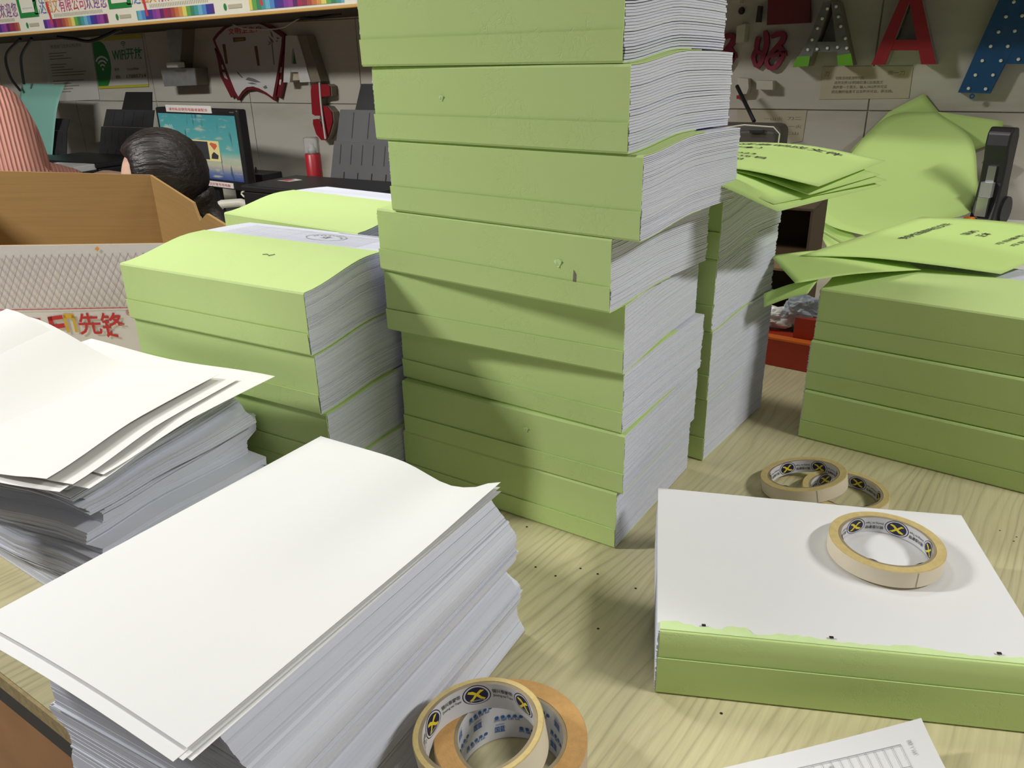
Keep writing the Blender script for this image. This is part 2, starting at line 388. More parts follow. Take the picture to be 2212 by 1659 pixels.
# ------------------------------------------------------------------ work table
TY = -.07
tbl = thing('work_table','long work table with glossy pale yellow wood top strewn with small drilled holes','table',(0,0,0),TY)
TF, TB_, TL, TR = .197, 1.285, -2.2, 1.05
MB().box((TL,TF,-.018),(TR,TB_,-.0001)).build('table_top','table_wood',tbl)
MB().box((TL,TF-.003,-.0175),(TR,TF-.0003,-.0008)).build('raw_edge','particle_board',tbl)
MB().box((TL+.01,TF+.004,-.058),(TR-.01,TB_-.01,-.0185)).build('frame_rail','black_band',tbl)
MB().box((TL+.05,TF+.05,FLOOR_Z+.001),(TL+.07,TB_-.05,-.0585)).build('side_panel','brown_panel',tbl)
MB().box((TR-.07,TF+.05,FLOOR_Z+.001),(TR-.05,TB_-.05,-.0585)).build('side_panel','brown_panel',tbl)
MB().box((TL+.0705,TF+.03,-.45),(TR-.0705,TF+.05,-.0585)).build('front_panel','brown_panel',tbl)
MB().box((TL+.0705,TF+.0505,-.50),(TR-.0705,TB_-.05,-.48)).build('lower_shelf','brown_panel',tbl)
iR = rz(-TY)
for u,v in [(1157,1225),(1200,1244),(1254,1228),(1291,1240),(1373,1271),(1558,1541),(1138,1138),(2196,1160),(2190,1169),(2160,1146),(1292,1358)]:
    p = iR @ PZ(u,v,0); r = .0013 if u < 1900 else .0009
    MB().add([(p.x+r*math.cos(2*PI*k/10), p.y+r*math.sin(2*PI*k/10), .0001) for k in range(10)], [tuple(range(10))]).build('drill_hole','hole',tbl)

# ------------------------------------------------------------------ bound books
L, W = .297, .21
def hump(y):   # y 0 spine .. 1 fore edge
    y = min(max(y,0),1)
    t_ = min(1,y/.52); return t_*t_*(3-2*t_) - .28*y**4
def strip(poly, th, x0, x1, name, mat, parent):
    n = len(poly); P = [Vector((p[0],p[1])) for p in poly]; nr = []
    for i in range(n):
        d = (P[min(i+1,n-1)]-P[max(i-1,0)]).normalized(); nr.append(Vector((-d.y,d.x)))
    out = [P[i]+nr[i]*th for i in range(n)]
    prof = [(q.x,q.y) for q in P] + [(q.x,q.y) for q in reversed(out)]; m_ = len(prof)
    vs = [(x0,a,b) for a,b in prof] + [(x1,a,b) for a,b in prof]
    fs = [(i,(i+1)%m_,m_+(i+1)%m_,m_+i) for i in range(m_)]
    for i in range(n-1):   # end caps as quads
        fs += [(i,m_-1-i,m_-2-i,i+1), (m_+i,m_+i+1,m_+m_-2-i,m_+m_-1-i)]
    return smooth_by_angle(mesh(name, vs, fs, mat, parent), 30)
def page_block(parent, t, zb, zt, N, jit, seed, mat='page_edge', left_out=.0012, ny=12):
    rnd = random.Random(seed); mb = MB(); drift = 0; dl = 0
    for k in range(N):
        drift = drift*.55 + rnd.uniform(-jit,jit); dl = dl*.6 + rnd.uniform(-jit,jit)*1.3
        xr = L/2-.0004+drift*.7; xl = -L/2-left_out*rnd.random()+dl*.4; yf = W/2-.0006+rnd.uniform(-jit,jit)
        g_ = .13 if rnd.random() < .75 else .3
        vs = []
        for j in range(ny+1):
            y = -W/2+.0007 + (yf+W/2-.0007)*j/ny; yy = (y+W/2)/W
            b, tt = zb(yy)+.0009, zt(yy)-.0009
            za, zc = b+(tt-b)*k/N, b+(tt-b)*(k+1-(g_ if k < N-1 else 0))/N
            vs += [(xl,y,zc),(xr,y,zc),(xr,y,za),(xl,y,za)]
        fs = [(0,1,2,3), (ny*4+3,ny*4+2,ny*4+1,ny*4)]
        for j in range(ny):
            for q in range(4): fs.append((j*4+q,(j+1)*4+q,(j+1)*4+(q+1)%4,j*4+(q+1)%4))
        mb.add(vs, fs)
    return mb.build('page_block', mat, parent)
def bound_book(x, y, yaw, z0, t, a0, a1, label, group, N=34, jit=.0007, flap=.128, seam=.36, seed=0, prt=None):
    s = Vector((math.cos(yaw), math.sin(yaw))); n = Vector((-s.y, s.x)); c = Vector((x,y)) - s*L/2 + n*W/2
    bk = thing('bound_book', label, 'book', (c.x,c.y,z0), yaw, group)
    zb = lambda q: a0*hump(q); zt = lambda q: t-.0004+a1*hump(q)
    page_block(bk, t, zb, zt, N, jit, seed)
    rnd = random.Random(seed+99); f1 = flap+rnd.uniform(-.006,.006)
    d = .0007; S = -W/2
    K = 10
    up = [(S-.0002, t*seam-.004), (S-.0002, t*.7), (S-.0001, t-.0022), (S+.0006, t-.0008)] + [(S+f1*k/K, zt(f1*k/K/W)-.0004) for k in range(1,K+1)]
    strip(up[::1], d, -L/2+.001, L/2-.0002, 'cover_upper', 'green_card', bk)
    lo = [(S+f1*k/K, zb(f1*k/K/W)+.0008) for k in range(K,0,-1)] + [(S-.0003, .0010), (S-.0012, .0024), (S-.0014, t*seam*.6), (S-.0019, t*seam)]
    strip(lo, d, -L/2+.0004, L/2-.0003, 'cover_lower', 'green_card', bk)
    if prt: prt(bk, zt, f1)
    return bk
def page_print(seal_x, pen=True):
    def go(bk, zt, f1):
        pt = lambda x,y: Vector((x, y, zt((y+W/2)/W)-.0009+.0005))
        mb = MB(); y0 = -W/2+f1+.003
        for i in range(13):
            yy = y0+i*.0058
            if yy < W/2-.016: rect_on(mb, -L/2+.03, yy, L/2-.045, yy+.0006, pt, 1, 1)
        for x in (-L/2+.03, -L/2+.062, -L/2+.095, -L/2+.128, L/2-.045): rect_on(mb, x, y0, x+.0004, y0+.066, pt, 1, 8)
        rect_on(mb, .02, W/2-.008, .11, W/2-.0065, pt, 1, 1)
        mb.build('table_print','print_grey',bk)
        m2 = MB(); e = [(seal_x+.030*math.cos(a), W/2-.042+.019*math.sin(a)) for a in [2*PI*k/40 for k in range(40)]]
        for k in range(40):
            a, b_ = e[k], e[(k+1)%40]; a2 = (seal_x+(a[0]-seal_x)*.95, W/2-.042+(a[1]-W/2+.042)*.95); b2 = (seal_x+(b_[0]-seal_x)*.95, W/2-.042+(b_[1]-W/2+.042)*.95)
            m2.add([pt(*a)+Vector((0,0,.0002)),pt(*b_)+Vector((0,0,.0002)),pt(*b2)+Vector((0,0,.0002)),pt(*a2)+Vector((0,0,.0002))],[(0,1,2,3)])
        st = [(seal_x+(.009 if k%2==0 else .0036)*math.sin(PI*k/5), W/2-.042+(.009 if k%2==0 else .0036)*math.cos(PI*k/5)) for k in range(10)]
        m2.add([pt(*q)+Vector((0,0,.0002)) for q in st],[tuple(range(9,-1,-1))])
        for k in range(11):
            a = PI*(.05+.09*k); q = (seal_x+.022*math.cos(a), W/2-.042+.0135*math.sin(a))
            rect_on(m2, q[0]-.0016, q[1]-.0014, q[0]+.0016, q[1]+.0014, lambda x,y: pt(x,y)+Vector((0,0,.0002)))
        m2.build('seal_print','print_grey',bk)
        if pen: MB().tube([(.02,-.035,zt(.33)+.0012),(.026,-.033,zt(.34)+.0012),(.031,-.036,zt(.33)+.0012),(.036,-.031,zt(.35)+.0012)],.0004,5).build('pen_mark','print_black',bk)
    return go
ordn = ['bottom','second from bottom','third from bottom','fourth from bottom','fourth from top','third from top','second from top','topmost']
CEN = [(-.2657,.678,-.065),(-.2593,.6787,-.0553),(-.2633,.6796,-.0871),(-.2612,.6711,-.0344),(-.2643,.6409,-.1296),(-.2369,.6373,-.1239),(-.2503,.6362,-.1269),(-.2581,.6386,-.1087)]
TH = [.0694,.0698,.0691,.0715,.0692,.0730,.0704,.0704]
extra = ['','','','',', spine scuffed','',', spine nicked','']
NL = [52,52,44,52,34,46,30,30]; JT = [.0005,.0005,.0009,.0004,.0010,.0006,.0011,.0012]
z = 0; AMP = [0,.002,.0035,.005,.0065,.0080,.0090,.0100,.0100]
center = []
for i in range(8):
    center.append(bound_book(*CEN[i], z, TH[i]-.0002, AMP[i], AMP[i+1], 'green-covered book, %s of the tall eight-book stack mid-table%s'%(ordn[i],extra[i]), 'books in the tall middle stack', NL[i], JT[i], seed=10+i))
    z += TH[i]
# torn scuff and nicks on two spines
def nick(bk, t, px, pz, r):
    MB().add([(px+r*math.cos(a)*(1+.5*math.sin(3*a)), -W/2-.0013-(.0008 if k%2 else 0), pz+r*math.sin(a)) for k,a in enumerate([2*PI*j/9 for j in range(9)])],[tuple(range(8,-1,-1))]).build('paper_nick','green_torn',bk)
nick(center[4], .07, .092, .040, .004); nick(center[6], .07, -.055, .042, .0026); nick(center[1], .07, .03, .048, .0026)
MB().add([(.108,-W/2-.0012,.020),(.111,-W/2-.0012,.018),(.112,-W/2-.0012,.032),(.109,-W/2-.0012,.036)],[(0,1,2,3)]).build('scuff_mark','print_wall',center[4])
LEFT = [(-.566,.578,-.018),(-.569,.5760,-.0133),(-.5725,.5720,-.0032),(-.5735,.5693,-.002)]
o4 = ['bottom','third from top','second from top','topmost']
for i in range(4):
    bound_book(*LEFT[i], .07*i, .0698, .004*i, .004*(i+1), 'green-covered book, %s of the four-book stack beside the carton'%o4[i], 'books in the left stack', 48, .0004, flap=.130, seed=30+i, prt=page_print(.03) if i==3 else None)
BACK = [(-.70,.805,-.10),(-.705,.80,-.12),(-.70,.803,-.11),(-.695,.802,-.12)]
for i in range(4):
    bound_book(*BACK[i], .0715*i, .0713, .004*i, .004*(i+1), 'green-covered book, %s of the stack hidden behind the left stack'%o4[i], 'books in the rear left stack', 44, .0005, flap=.135, seed=40+i)
BR = [(-.2402,.9163,-.1273),(-.2396,.9110,-.130),(-.2405,.9085,-.1204),(-.2390,.9085,-.125)]
BT = [.0894,.0925,.0905,.0880]; z = 0
for i in range(4):
    bound_book(*BR[i], z, BT[i]-.0002, .0035*i, .0035*(i+1), 'thick green-covered book, %s of the four-book stack behind the tall stack'%o4[i], 'thick books behind the tall stack', 56, [.0004,.0004,.0010,.0007][i], flap=.118, seam=.37, seed=50+i)
    z += BT[i]
BRZ = z
RS = [(.1505,1.0093,-.13),(.1500,1.0145,-.13),(.1525,1.0195,-.13)]
o3 = ['bottom','middle','topmost']; z = 0
for i in range(3):
    bound_book(*RS[i], z, .0702, .004*i, .004*(i+1), 'green-covered book, %s of the three-book stack at the right'%o3[i], 'books in the right stack', 46, .0005, flap=.130, seam=.37, seed=60+i, prt=page_print(-.0, False) if i==2 else None)
    z += .0704
# half finished book: white top, torn green spine strip
def open_book():
    yaw, t = .345, .0635; x, y = .1212+.003, .6023-.002
    s = Vector((math.cos(yaw), math.sin(yaw))); n = Vector((-s.y, s.x)); c = Vector((x,y)) - s*L/2 + n*W/2
    bk = thing('bound_book','half-finished book with bare white top and torn green spine, under a tape roll','book',(c.x,c.y,0),yaw)
    zt = lambda q: t-.001+.006*math.sin(PI*q)*0 + .004*q*q
    zb = lambda q: 0
    page_block(bk, t, zb, zt, 50, .0004, 77)
    # loose white top leaf, far left corner lifting a little
    def leaf(a, b):
        xx = -L/2-.001+(L+.001)*a; yy = -W/2+.002+(W-.002)*b
        return Vector((xx, yy, zt(b)+.0004+.010*max(0,b-.6)**2*(1-a)*6+.006*max(0,a-.75)*b))
    smooth_by_angle(MB().grid(leaf, 16, 12, .0003).build('top_leaf','paper',bk), 40)
    S = -W/2; d = .0008
    strip([(S-.0002,.030),(S-.0002,.05),(S-.0002,t-.0020),(S+.0008,t-.0002),(S+.003,t+.0004)], d, -L/2+.001, L/2, 'cover_upper','green_card',bk)
    strip([(S+.10,.0006),(S+.05,.0006),(S-.0003,.0008),(S-.0012,.0020),(S-.0013,.025),(S-.0018,.0385)], d, -L/2+.0004, L/2, 'cover_lower','green_card',bk)
    mb = MB(); rnd = random.Random(5); n_ = 60; vs = []
    for k in range(n_+1):
        xx = -L/2+.001+(L-.001)*k/n_
        e = S+.0085+.0018*math.sin(k*.35)+rnd.uniform(-.0012,.0012) + (.007 if 10<k<15 else 0) + (.003 if k<4 else 0)
        vs += [(xx,S+.002,t+.0016),(xx,e,t+.0013)]
    mb.add(vs, [(2*k,2*k+2,2*k+3,2*k+1) for k in range(n_)]); o = mb.build('torn_flap','green_torn',bk); md = o.modifiers.new('thickness','SOLIDIFY'); md.thickness = .0004
    for px in (-.112,-.012,.112):
        MB().box((px-.0016,S+.0112,t+.0006),(px+.0016,S+.0132,t+.0014)).build('staple_hole','hole',bk)
    return bk, t
open_book()

# ------------------------------------------------------------------ loose paper
def pile(name, label, cx, cy, yaw, wx, ly, N, surf, off, seed, mat='pile_edge', nx=7, ny=9, jit=.0004):
    rnd = random.Random(seed); mb = MB()
    for k in range(N):
        f0, f1 = k/N, (k+.999)/N
        j = (rnd.uniform(-jit,jit), rnd.uniform(-jit,jit), 0) if rnd.random() < .5 else (0,0,0)
        if rnd.random() < .07: j = (rnd.uniform(-.002,.004), rnd.uniform(-.003,.002), rnd.uniform(-.008,.008))
        o0, o1 = off(f0), off(f1)
        def pt(a, b, f, o):
            r = yaw+o[2]+j[2]; ca, sa = math.cos(r), math.sin(r)
            x = (a-.5)*wx+o[0]+j[0]; y = (b-.5)*ly+o[1]+j[1]
            return Vector((cx+x*ca-y*sa, cy+x*sa+y*ca, surf(a,b,f)))
        gap = .3 if rnd.random() < .10 else 0.0
        w = nx+1; vs = [pt(i/nx,j_/ny,f0+(f1-f0)*(1-gap),o1) for j_ in range(ny+1) for i in range(w)]
        fs = [(j_*w+i,j_*w+i+1,(j_+1)*w+i+1,(j_+1)*w+i) for j_ in range(ny) for i in range(nx)]
        ring = [(i,0) for i in range(nx)]+[(nx,q) for q in range(ny)]+[(i,ny) for i in range(nx,0,-1)]+[(0,q) for q in range(ny,0,-1)]
        b0 = len(vs); vs += [pt(i/nx,q/ny,f0,o0) for i,q in ring]; n = len(ring)
        for q in range(n):
            a_, b_ = ring[q], ring[(q+1)%n]
            fs.append((a_[1]*w+a_[0], b0+q, b0+(q+1)%n, b_[1]*w+b_[0]))
        mb.add(vs, fs)
    o = smooth_by_angle(mb.build(name, mat), 35); tag(o, label, 'paper pile', kind='stuff'); return o
sm = lambda e0,e1,x: (lambda t: t*t*(3-2*t))(min(1,max(0,(x-e0)/(e1-e0))))
# front pile (tall side towards the viewer's right)
FX, FY = -.412, .362
def front_surf(a, b, f):
    H = .152-.006*b
    dip = -.013*math.exp(-((a-.74)/.17)**2)*sm(.2,1,b) + .004*sm(.85,1,a)*b
    wav = .004*math.sin(PI*a)*(1-b)
    return .0006 + f*(H-.012) + (dip+wav)*f**2
def front_off(f):
    fan = .032*sm(1.0,.70,f) - .012*sm(.55,.46,f) + .016*sm(.44,.34,f) - .006*sm(.25,.15,f)+.006*sm(.1,0,f)
    return -.024+fan+.006*sm(.3,0,f), .006-.004*sm(.95,.6,f)-.004*sm(.3,0,f), -.02+.03*sm(.95,.6,f)
pile('loose_paper_pile','thick dense pile of loose white sheets beneath the big blank sheet in front', FX, FY, .0, .213, .306, 90, front_surf, front_off, 3)
def flat_sheet(name, label, group, cx, cy, yaw, wx, ly, zf, mat='paper', n=16):
    ca, sa = math.cos(yaw), math.sin(yaw)
    def fn(a, b):
        x = (a-.5)*wx; y = (b-.5)*ly
        return Vector((cx+x*ca-y*sa, cy+x*sa+y*ca, zf(a,b)))
    o = smooth_by_angle(MB().grid(fn, n, n, .00025).build(name, mat), 40)
    return tag(o, label, 'paper', group)
NS = 5
for k in range(NS):
    dx, dy, ry = [(.004,-.004,.012),(-.003,.003,-.006),(.002,-.006,.004),(-.001,-.009,.0),(0,0,0)][k]
    lift = .0006+.0006*k+(.0015 if k == 4 else 0)
    lab = ['lowest of the five loose sheets topping the front pile','second lowest of the five sheets topping the front pile','middle one of the five sheets topping the front pile','sheet directly under the broad blank sheet on the front pile','broad blank white sheet on top of the front paper pile'][k]
    flat_sheet('paper_sheet', lab, 'top sheets of the front pile', FX-.021+dx, FY+dy, -.022+ry, .220, .338, lambda a,b,l=lift,k=k: front_surf(a,b,1)+l+.0035*(k==4)*sm(.86,1,a)*sm(.6,1,b))
# left pile: messy bundles, long side along x
PX, PY_ = -.803, .446
rl = random.Random(21); bund = []
f = 0
while f < 1: 
    n = rl.uniform(.04,.13); bund.append((f, f+n, rl.uniform(-.016,.012), rl.uniform(-.010,.008), rl.uniform(-.05,.05), rl.uniform(.5,1.5))); f += n
def bsel(f):
    for b in bund:
        if b[0] <= f < b[1]: return b
    return bund[-1]
def left_surf(a, b, f):
    q = bsel(f)
    wave = .007*math.sin(a*7+b*3.0*q[5]+f*3)*sm(0,.35,f)*(1-.2*f) - .010*sm(.55,1,1-b)*sm(.1,.6,f)
    return .0006 + f*.178 + wave + .018*f*sm(.45,0,a)
def left_off(f):
    q = bsel(f); return q[2]+.02*sm(.75,1,f), q[3]-.050*sm(.65,1,f), -.06+.19*f+q[4]*.8
pile('loose_paper_pile','tall ragged pile of loose white sheets at the left edge of the table', PX, PY_, -.02, .295, .208, 100, left_surf, left_off, 9, jit=.0010)
LS = [(.030,.020,-.02,'sheet poking out farthest right under the top of the ragged left pile'),(.010,-.008,.05,'slightly turned sheet low among the loose sheets of the left pile'),(.032,.050,-.10,'sheet with its far right corner sticking out over the left pile'),(.018,.010,.0,'sheet just below the curled top sheet of the left pile'),(.0,.0,.0,'blank white sheet curling up at its left corner atop the left pile')]
for k,(dx,dy,ry,lab) in enumerate(LS):
    lift = .1845+.0016*k
    def zf(a,b,l=lift,k=k): return l + .003*math.sin(a*6+b*2) - .008*sm(.5,0,b)*sm(0,.5,a) + [.012,.014,.0,.040,.048][k]*sm(.6,0,a)**1.2*(.5+.5*b) + .004*sm(.8,1,a)*(k==4)
    flat_sheet('paper_sheet', lab, 'top sheets of the left pile', -.781+dx, .383+dy, .14+ry, .297, .21, zf, 'paper_warm')
# printed sheet at the lower right
cp = PZ(1990,1550,.030); e1 = Vector((-.775,-.632,0)); e2 = Vector((.632,-.775,0))
def psheet(a, b):
    p = Vector((cp.x,cp.y,0)) + e1*(.297*a) + e2*(.21*b)
    return Vector((p.x,p.y,.0012+.0285*(1-a)**2*max(0,1-b*2.2)**2*1.0 + .004*math.sin(PI*a)*(1-b)))
ps = thing('printed_sheet','white sheet printed with a grey ruled form, at the bottom right','paper')
smooth_by_angle(MB().grid(psheet, 54, 40, .0003).build('sheet','paper',ps), 40)
pp = lambda x,y: psheet(x/.297, y/.21)+Vector((0,0,.0009))
mb = MB()
rect_on(mb, .024,.0125,.28,.0131,pp,30,1); rect_on(mb,.024,.027,.28,.0274,pp,30,1); rect_on(mb,.024,.19,.28,.1906,pp,30,1)
for k in range(36): rect_on(mb,.024+k*.0070,.0125,.0244+k*.0070,.19,pp,1,24)
mb.build('form_lines','print_grey',ps)
mb = MB()
tf = lambda x0,y0: (lambda x,y: pp(x0+y, y0+x))
for k,(tx,x0,y0) in enumerate([('序号',.1200,.0150),('名称',.1130,.0150),('规格型号',.0920,.0150),('数量',.0780,.0160),('单位',.1060,.0160)]): text_fit(mb, tx, .0042*len(tx), .0042, tf(x0+.0012,y0))
text_fit(mb,'第1页',.010,.003,tf(.0150,.0110)); mb.build('form_text','print_grey',ps)

# ------------------------------------------------------------------ tape rolls
def tape_roll(name, label, loc, rot, ri, ro, w, side, outer, prints, group, spin=0):
    t = bpy.data.objects.new(name, None); C.objects.link(t); tag(t, label, 'tape', group); t.location = loc; t.rotation_euler = rot; t.empty_display_size = .03
    rc = ri+.0028
    o = MB().lathe([(rc,0),(ro-.0006,0),(ro,.0006),(ro,w-.0006),(ro-.0006,w),(rc,w)], 72, closed=True).build('tape_body', outer, t)
    o.data.materials.append(M[side])
    for p in o.data.polygons:
        if abs(p.normal.z) > .5: p.material_index = 1
    smooth_by_angle(o, 40)
    o = MB().lathe([(ri,0.0004),(rc-.0001,0.0004),(rc-.0001,w-.0004),(ri,w-.0004)], 72, closed=True).build('core', 'tape_core', t)
    o.data.materials.append(M['core_board'])
    for p in o.data.polygons:
        if abs(p.normal.z) > .5: p.material_index = 1
    smooth_by_angle(o, 40)
    # seam of the outer wrap
    a = 5.0+spin; MB().add([(math.cos(a+d)*(ro+.0003), math.sin(a+d)*(ro+.0003), zz) for d,zz in ((0,.001),(.012,.001),(.012,w-.001),(0,w-.001))],[(0,1,2,3)]).build('end_seam','core_board',t)
    def inn(a0, zc, lift=.0003, flip=False):   # x runs clockwise seen from above so it reads from inside
        R = ri-lift
        if flip: return lambda x,y: Vector((R*math.cos(a0+x/R), R*math.sin(a0+x/R), zc-y))
        return lambda x,y: Vector((R*math.cos(a0-x/R), R*math.sin(a0-x/R), zc+y))
    prints(t, w, inn, spin)
    return t
def ell(mb, fn, rx, ry, n=28):
    pts = [(rx*math.cos(2*PI*k/n), ry*math.sin(2*PI*k/n)) for k in range(n)]
    return mb.add([fn(0,0)]+[fn(*p) for p in pts], [(0,1+k,1+(k+1)%n) for k in range(n)])
XS = [(-.75,-.62),(-.42,-.70),(-.02,-.14),(.25,-.52),(.62,-.70),(.78,-.50),(.42,-.28),(.20,.10),(.48,.42),(.78,.66),(.40,.74),(.02,.30),(-.28,.62),(-.66,.70),(-.80,.45),(-.45,.40),(-.20,.06),(-.40,-.30)]
def jx_prints(flip):
    def go(t, w, inn, spin):
        n = 6; rx, ry = .0088, min(.0072, w*.40)
        for k in range(n):
            a = 2*PI*k/n+spin; zc = w*.52 if w < .02 else w*.62
            m_ = MB(); ell(m_, inn(a,zc,.00015,flip), rx*1.24, ry*1.24); bd = m_.build('badge','navy_print',t)
            m_ = MB(); ell(m_, inn(a,zc,.0003,flip), rx*1.15, ry*1.15); m_.build('badge_ring','tape_core',bd)
            m_ = MB(); ell(m_, inn(a,zc,.0005,flip), rx, ry); m_.build('badge_field','navy_print',bd)
            f_ = inn(a,zc,.0008,flip); m_ = MB(); m_.add([f_(0,0)]+[f_(p[0]*rx*.95,p[1]*ry*.9) for p in XS], [(0,1+i,1+(i+1)%len(XS)) for i in range(len(XS))]); m_.build('badge_mark','yellow_print',bd)
            if w > .02:
                g3 = inn(a,zc,.0009,flip); m_ = MB(); text_fit(m_,'JINXINGTAI',.011,.0018,lambda x,y: g3(x-.0055,y-.0058)); m_.build('badge_lettering','tape_core',bd)
            a2 = a + (1 if flip else -1)*(PI/n); g_ = inn(a2,zc,.0005,flip); txt = MB()
            text_fit(txt,'锦兴泰胶带', .0165, .0038, lambda x,y: g_(x-.0082,y+.0007), .012)
            text_fit(txt,'Jinxing tai Tape', .0165, .0026, lambda x,y: g_(x-.0082,y-.0032), .012)
            txt.build('lettering','print_black',t)
    return go
def blue_prints(t, w, inn, spin):
    mb = MB()
    for row,(zz,ph) in enumerate(((w*.80,0),(w*.52,.5),(w*.24,.1))):
        for k in range(5):
            a = 2*PI*(k+ph)/5
            for d in range(5):
                ell(mb, inn(a+d*.125,zz,.0005), .0016,.0016,12)
            f_ = inn(a+.56,zz-.0042,.0005); text_fit(mb,'质量保证',.021,.0032,f_)
            g_ = inn(a+1.05,zz-.003,.0005); text_fit(mb,'国蓝',.0080,.0062,g_,.02)
            h_ = inn(a+1.03,zz+.0042,.0005); text_fit(mb,'GUOLAN',.0068,.0016,h_)
    mb.build('core_print','blue_print',t)
grp = 'masking tape rolls'
tape_roll('tape_roll','narrow masking tape roll lying on the half-finished white-topped book', Vector(PZ(1915,1166,.083)).xy.to_3d()+Vector((0,0,.0662)), (0,0,0), .0385,.0495,.0165,'tape_side','tape_paper',jx_prints(True),grp,.35)
pB = PZ(1826,1058,.016); pA = PZ(1748,1026,.026)
tape_roll('tape_roll','narrow masking tape roll lying flat on the table under another roll', (pB.x,pB.y,.0004), (0,0,.4), .0385,.0485,.0165,'tape_side','tape_paper',jx_prints(True),grp,.9)
tape_roll('tape_roll','narrow masking tape roll leaning on the flat roll near the right stack', (pA.x-.004,pA.y,.0102), (-.02,-.20,0), .0385,.0495,.0165,'tape_side','tape_paper',jx_prints(True),grp,.2)
pk = PZ(1103,1588,.044)
tape_roll('tape_roll','wide brown kraft tape roll standing flat under the white roll in front', (pk.x,pk.y,.0004), (0,0,0), .0385,.0560,.044,'tape_kraft_side','tape_kraft',blue_prints,None,0)
pw = PZ(1043,1580,.066)
tape_roll('tape_roll','wide cream masking tape roll lying tilted on top of the kraft tape roll', (pw.x,pw.y,.0475), (.05,-.13,0), .0395,.0465,.024,'tape_side','tape_paper',jx_prints(False),None,PI/2+.62)

# ------------------------------------------------------------------ loose green cover sheets
def G(*pts): return [Vector(p) for p in pts]
GS = 'green_sheet'
def cover_print(g, parent, rows, mat='print_black'):
    for tx, a0, a1, b0, b1 in rows:
        mb = MB(); text_fit(mb, tx, 1, 1, lambda x,y: on_grid(g, a0+(a1-a0)*x, b0+(b1-b0)*y, .0009), .012)
        mb.build('printed_line', mat, parent)
grpS = 'green cover sheets fanned on the rear stack'
def fan(k, near, right, zn, zr, left_dx, lab):
    D = PZ(*near, zn); B = PZ(*right, zr); zl = .3775+.0011*k
    l1 = D+Vector((-.085,.0,0)); l1.z = zl+.002; l2 = D+Vector((-.20+left_dx,.018,0)); l2.z = zl; l3 = D+Vector((-.295,.022,0)); l3.z = zl-.004
    m1 = B+Vector((-.10,.006,0)); m1.z = zl+.003; m2 = B+Vector((-.20,.006,0)); m2.z = zl+.003; m3 = B+Vector((-.292,.0,0)); m3.z = zl-.004
    mid = lambda a,b,dz: (a+b)/2+Vector((0,0,dz))
    rows = [[l3,l2,l1,D],[mid(l3,m3,.001),mid(l2,m2,.003),mid(l1,m1,.002),mid(D,B,.0)],[m3,m2,m1,B]]
    return sheet('cover_sheet', rows, GS, lab, 'paper', grpS)
fan(0,(1680,457),(1903,401),.352,.352,0,'lowest green sheet on the rear stack, its long edge hanging out')
fan(1,(1672,441),(1916,389),.357,.357,0,'second lowest green sheet of the fan on the rear stack')
fan(2,(1749,421),(1902,377),.361,.362,0,'green sheet in the middle of the fan on the rear stack')
fan(3,(1703,401),(1868,366),.367,.366,0,'green sheet just under the printed top sheet of the fan')
o, g = fan(4,(1768,403),(1913,347),.370,.370,0,'printed green cover sheet on top of the fan on the rear stack')
cover_print(g, o, [('竞争性磋商响应文件',.22,.86,.80,.90),('（副本）',.42,.58,.62,.70),('项目编号：ZC2023',.20,.62,.40,.45),('项目名称：采购项目',.20,.68,.31,.36),('供应商：有限公司',.20,.62,.22,.27)])
# sheets over the right stack
Lc, Nc, Fc = PZ(1727,553,.236), PZ(2162,592,.228), PZ(1990,468,.258); Gc = Fc+(Nc-Lc)*.98; Gc.z = .25
lerp = lambda a,b,t: a+(b-a)*t
def up(p, d): return p+Vector((0,0,d))
rows = [[Lc, up(lerp(Lc,Nc,.35),.006), up(lerp(Lc,Nc,.7),.004), Nc],[lerp(Lc,Fc,.5), up(lerp(lerp(Lc,Nc,.35),lerp(Fc,Gc,.35),.5),.005), up(lerp(lerp(Lc,Nc,.7),lerp(Fc,Gc,.7),.5),.003), lerp(Nc,Gc,.5)],[Fc, up(lerp(Fc,Gc,.35),.002), lerp(Fc,Gc,.7), Gc]]
o, g = sheet('cover_sheet', rows, GS, 'printed green cover sheet lying across the back of the right stack', 'paper', 'green sheets over the right stack')
def tcol(g, parent, items):
    for tx, a0, b0, da, db in items:    # text runs across rows (b), letters rise towards -a
        mb = MB(); text_fit(mb, tx, 1, 1, lambda x,y: on_grid(g, a0-da*y, b0+db*x, .0009), .012)
        mb.build('printed_line','print_black',parent)
tcol(g, o, [('竞争性磋商响应文件',.27,.42,.055,.42),('（副本）',.47,.60,.045,.12),('正本',.55,.60,.05,.09),('项目编号：2023',.70,.48,.035,.42),('项目名称：采购',.78,.48,.035,.45),('供应商：公司',.86,.48,.035,.40),('日期：年月',.94,.48,.035,.36)])
a, b, c, d = PZ(1664,552,.234), PZ(1718,612,.2275), PZ(1990,583,.2265), PZ(1905,540,.232)
sheet('cover_sheet', [[b, up(lerp(b,c,.45),.004), c],[lerp(a,b,.5), up(lerp(lerp(a,b,.5),lerp(d,c,.5),.45),.005), lerp(d,c,.5)],[a, up(lerp(a,d,.45),.004), d]], GS, 'plain green sheet slipped under the printed one, its left corner sticking out', 'paper', 'green sheets over the right stack')
a, b, c, d = PZ(1650,634,.205), PZ(1650,664,.190), PZ(1745,634,.214), PZ(1769,602,.2285)
sheet('cover_sheet', [[b, up(lerp(b,c,.5),.002), c],[a, up(lerp(a,d,.5),.003), d]], GS, 'narrow green strip of card slanting down left of the right stack', 'paper', 'green sheets over the right stack', nv=4)
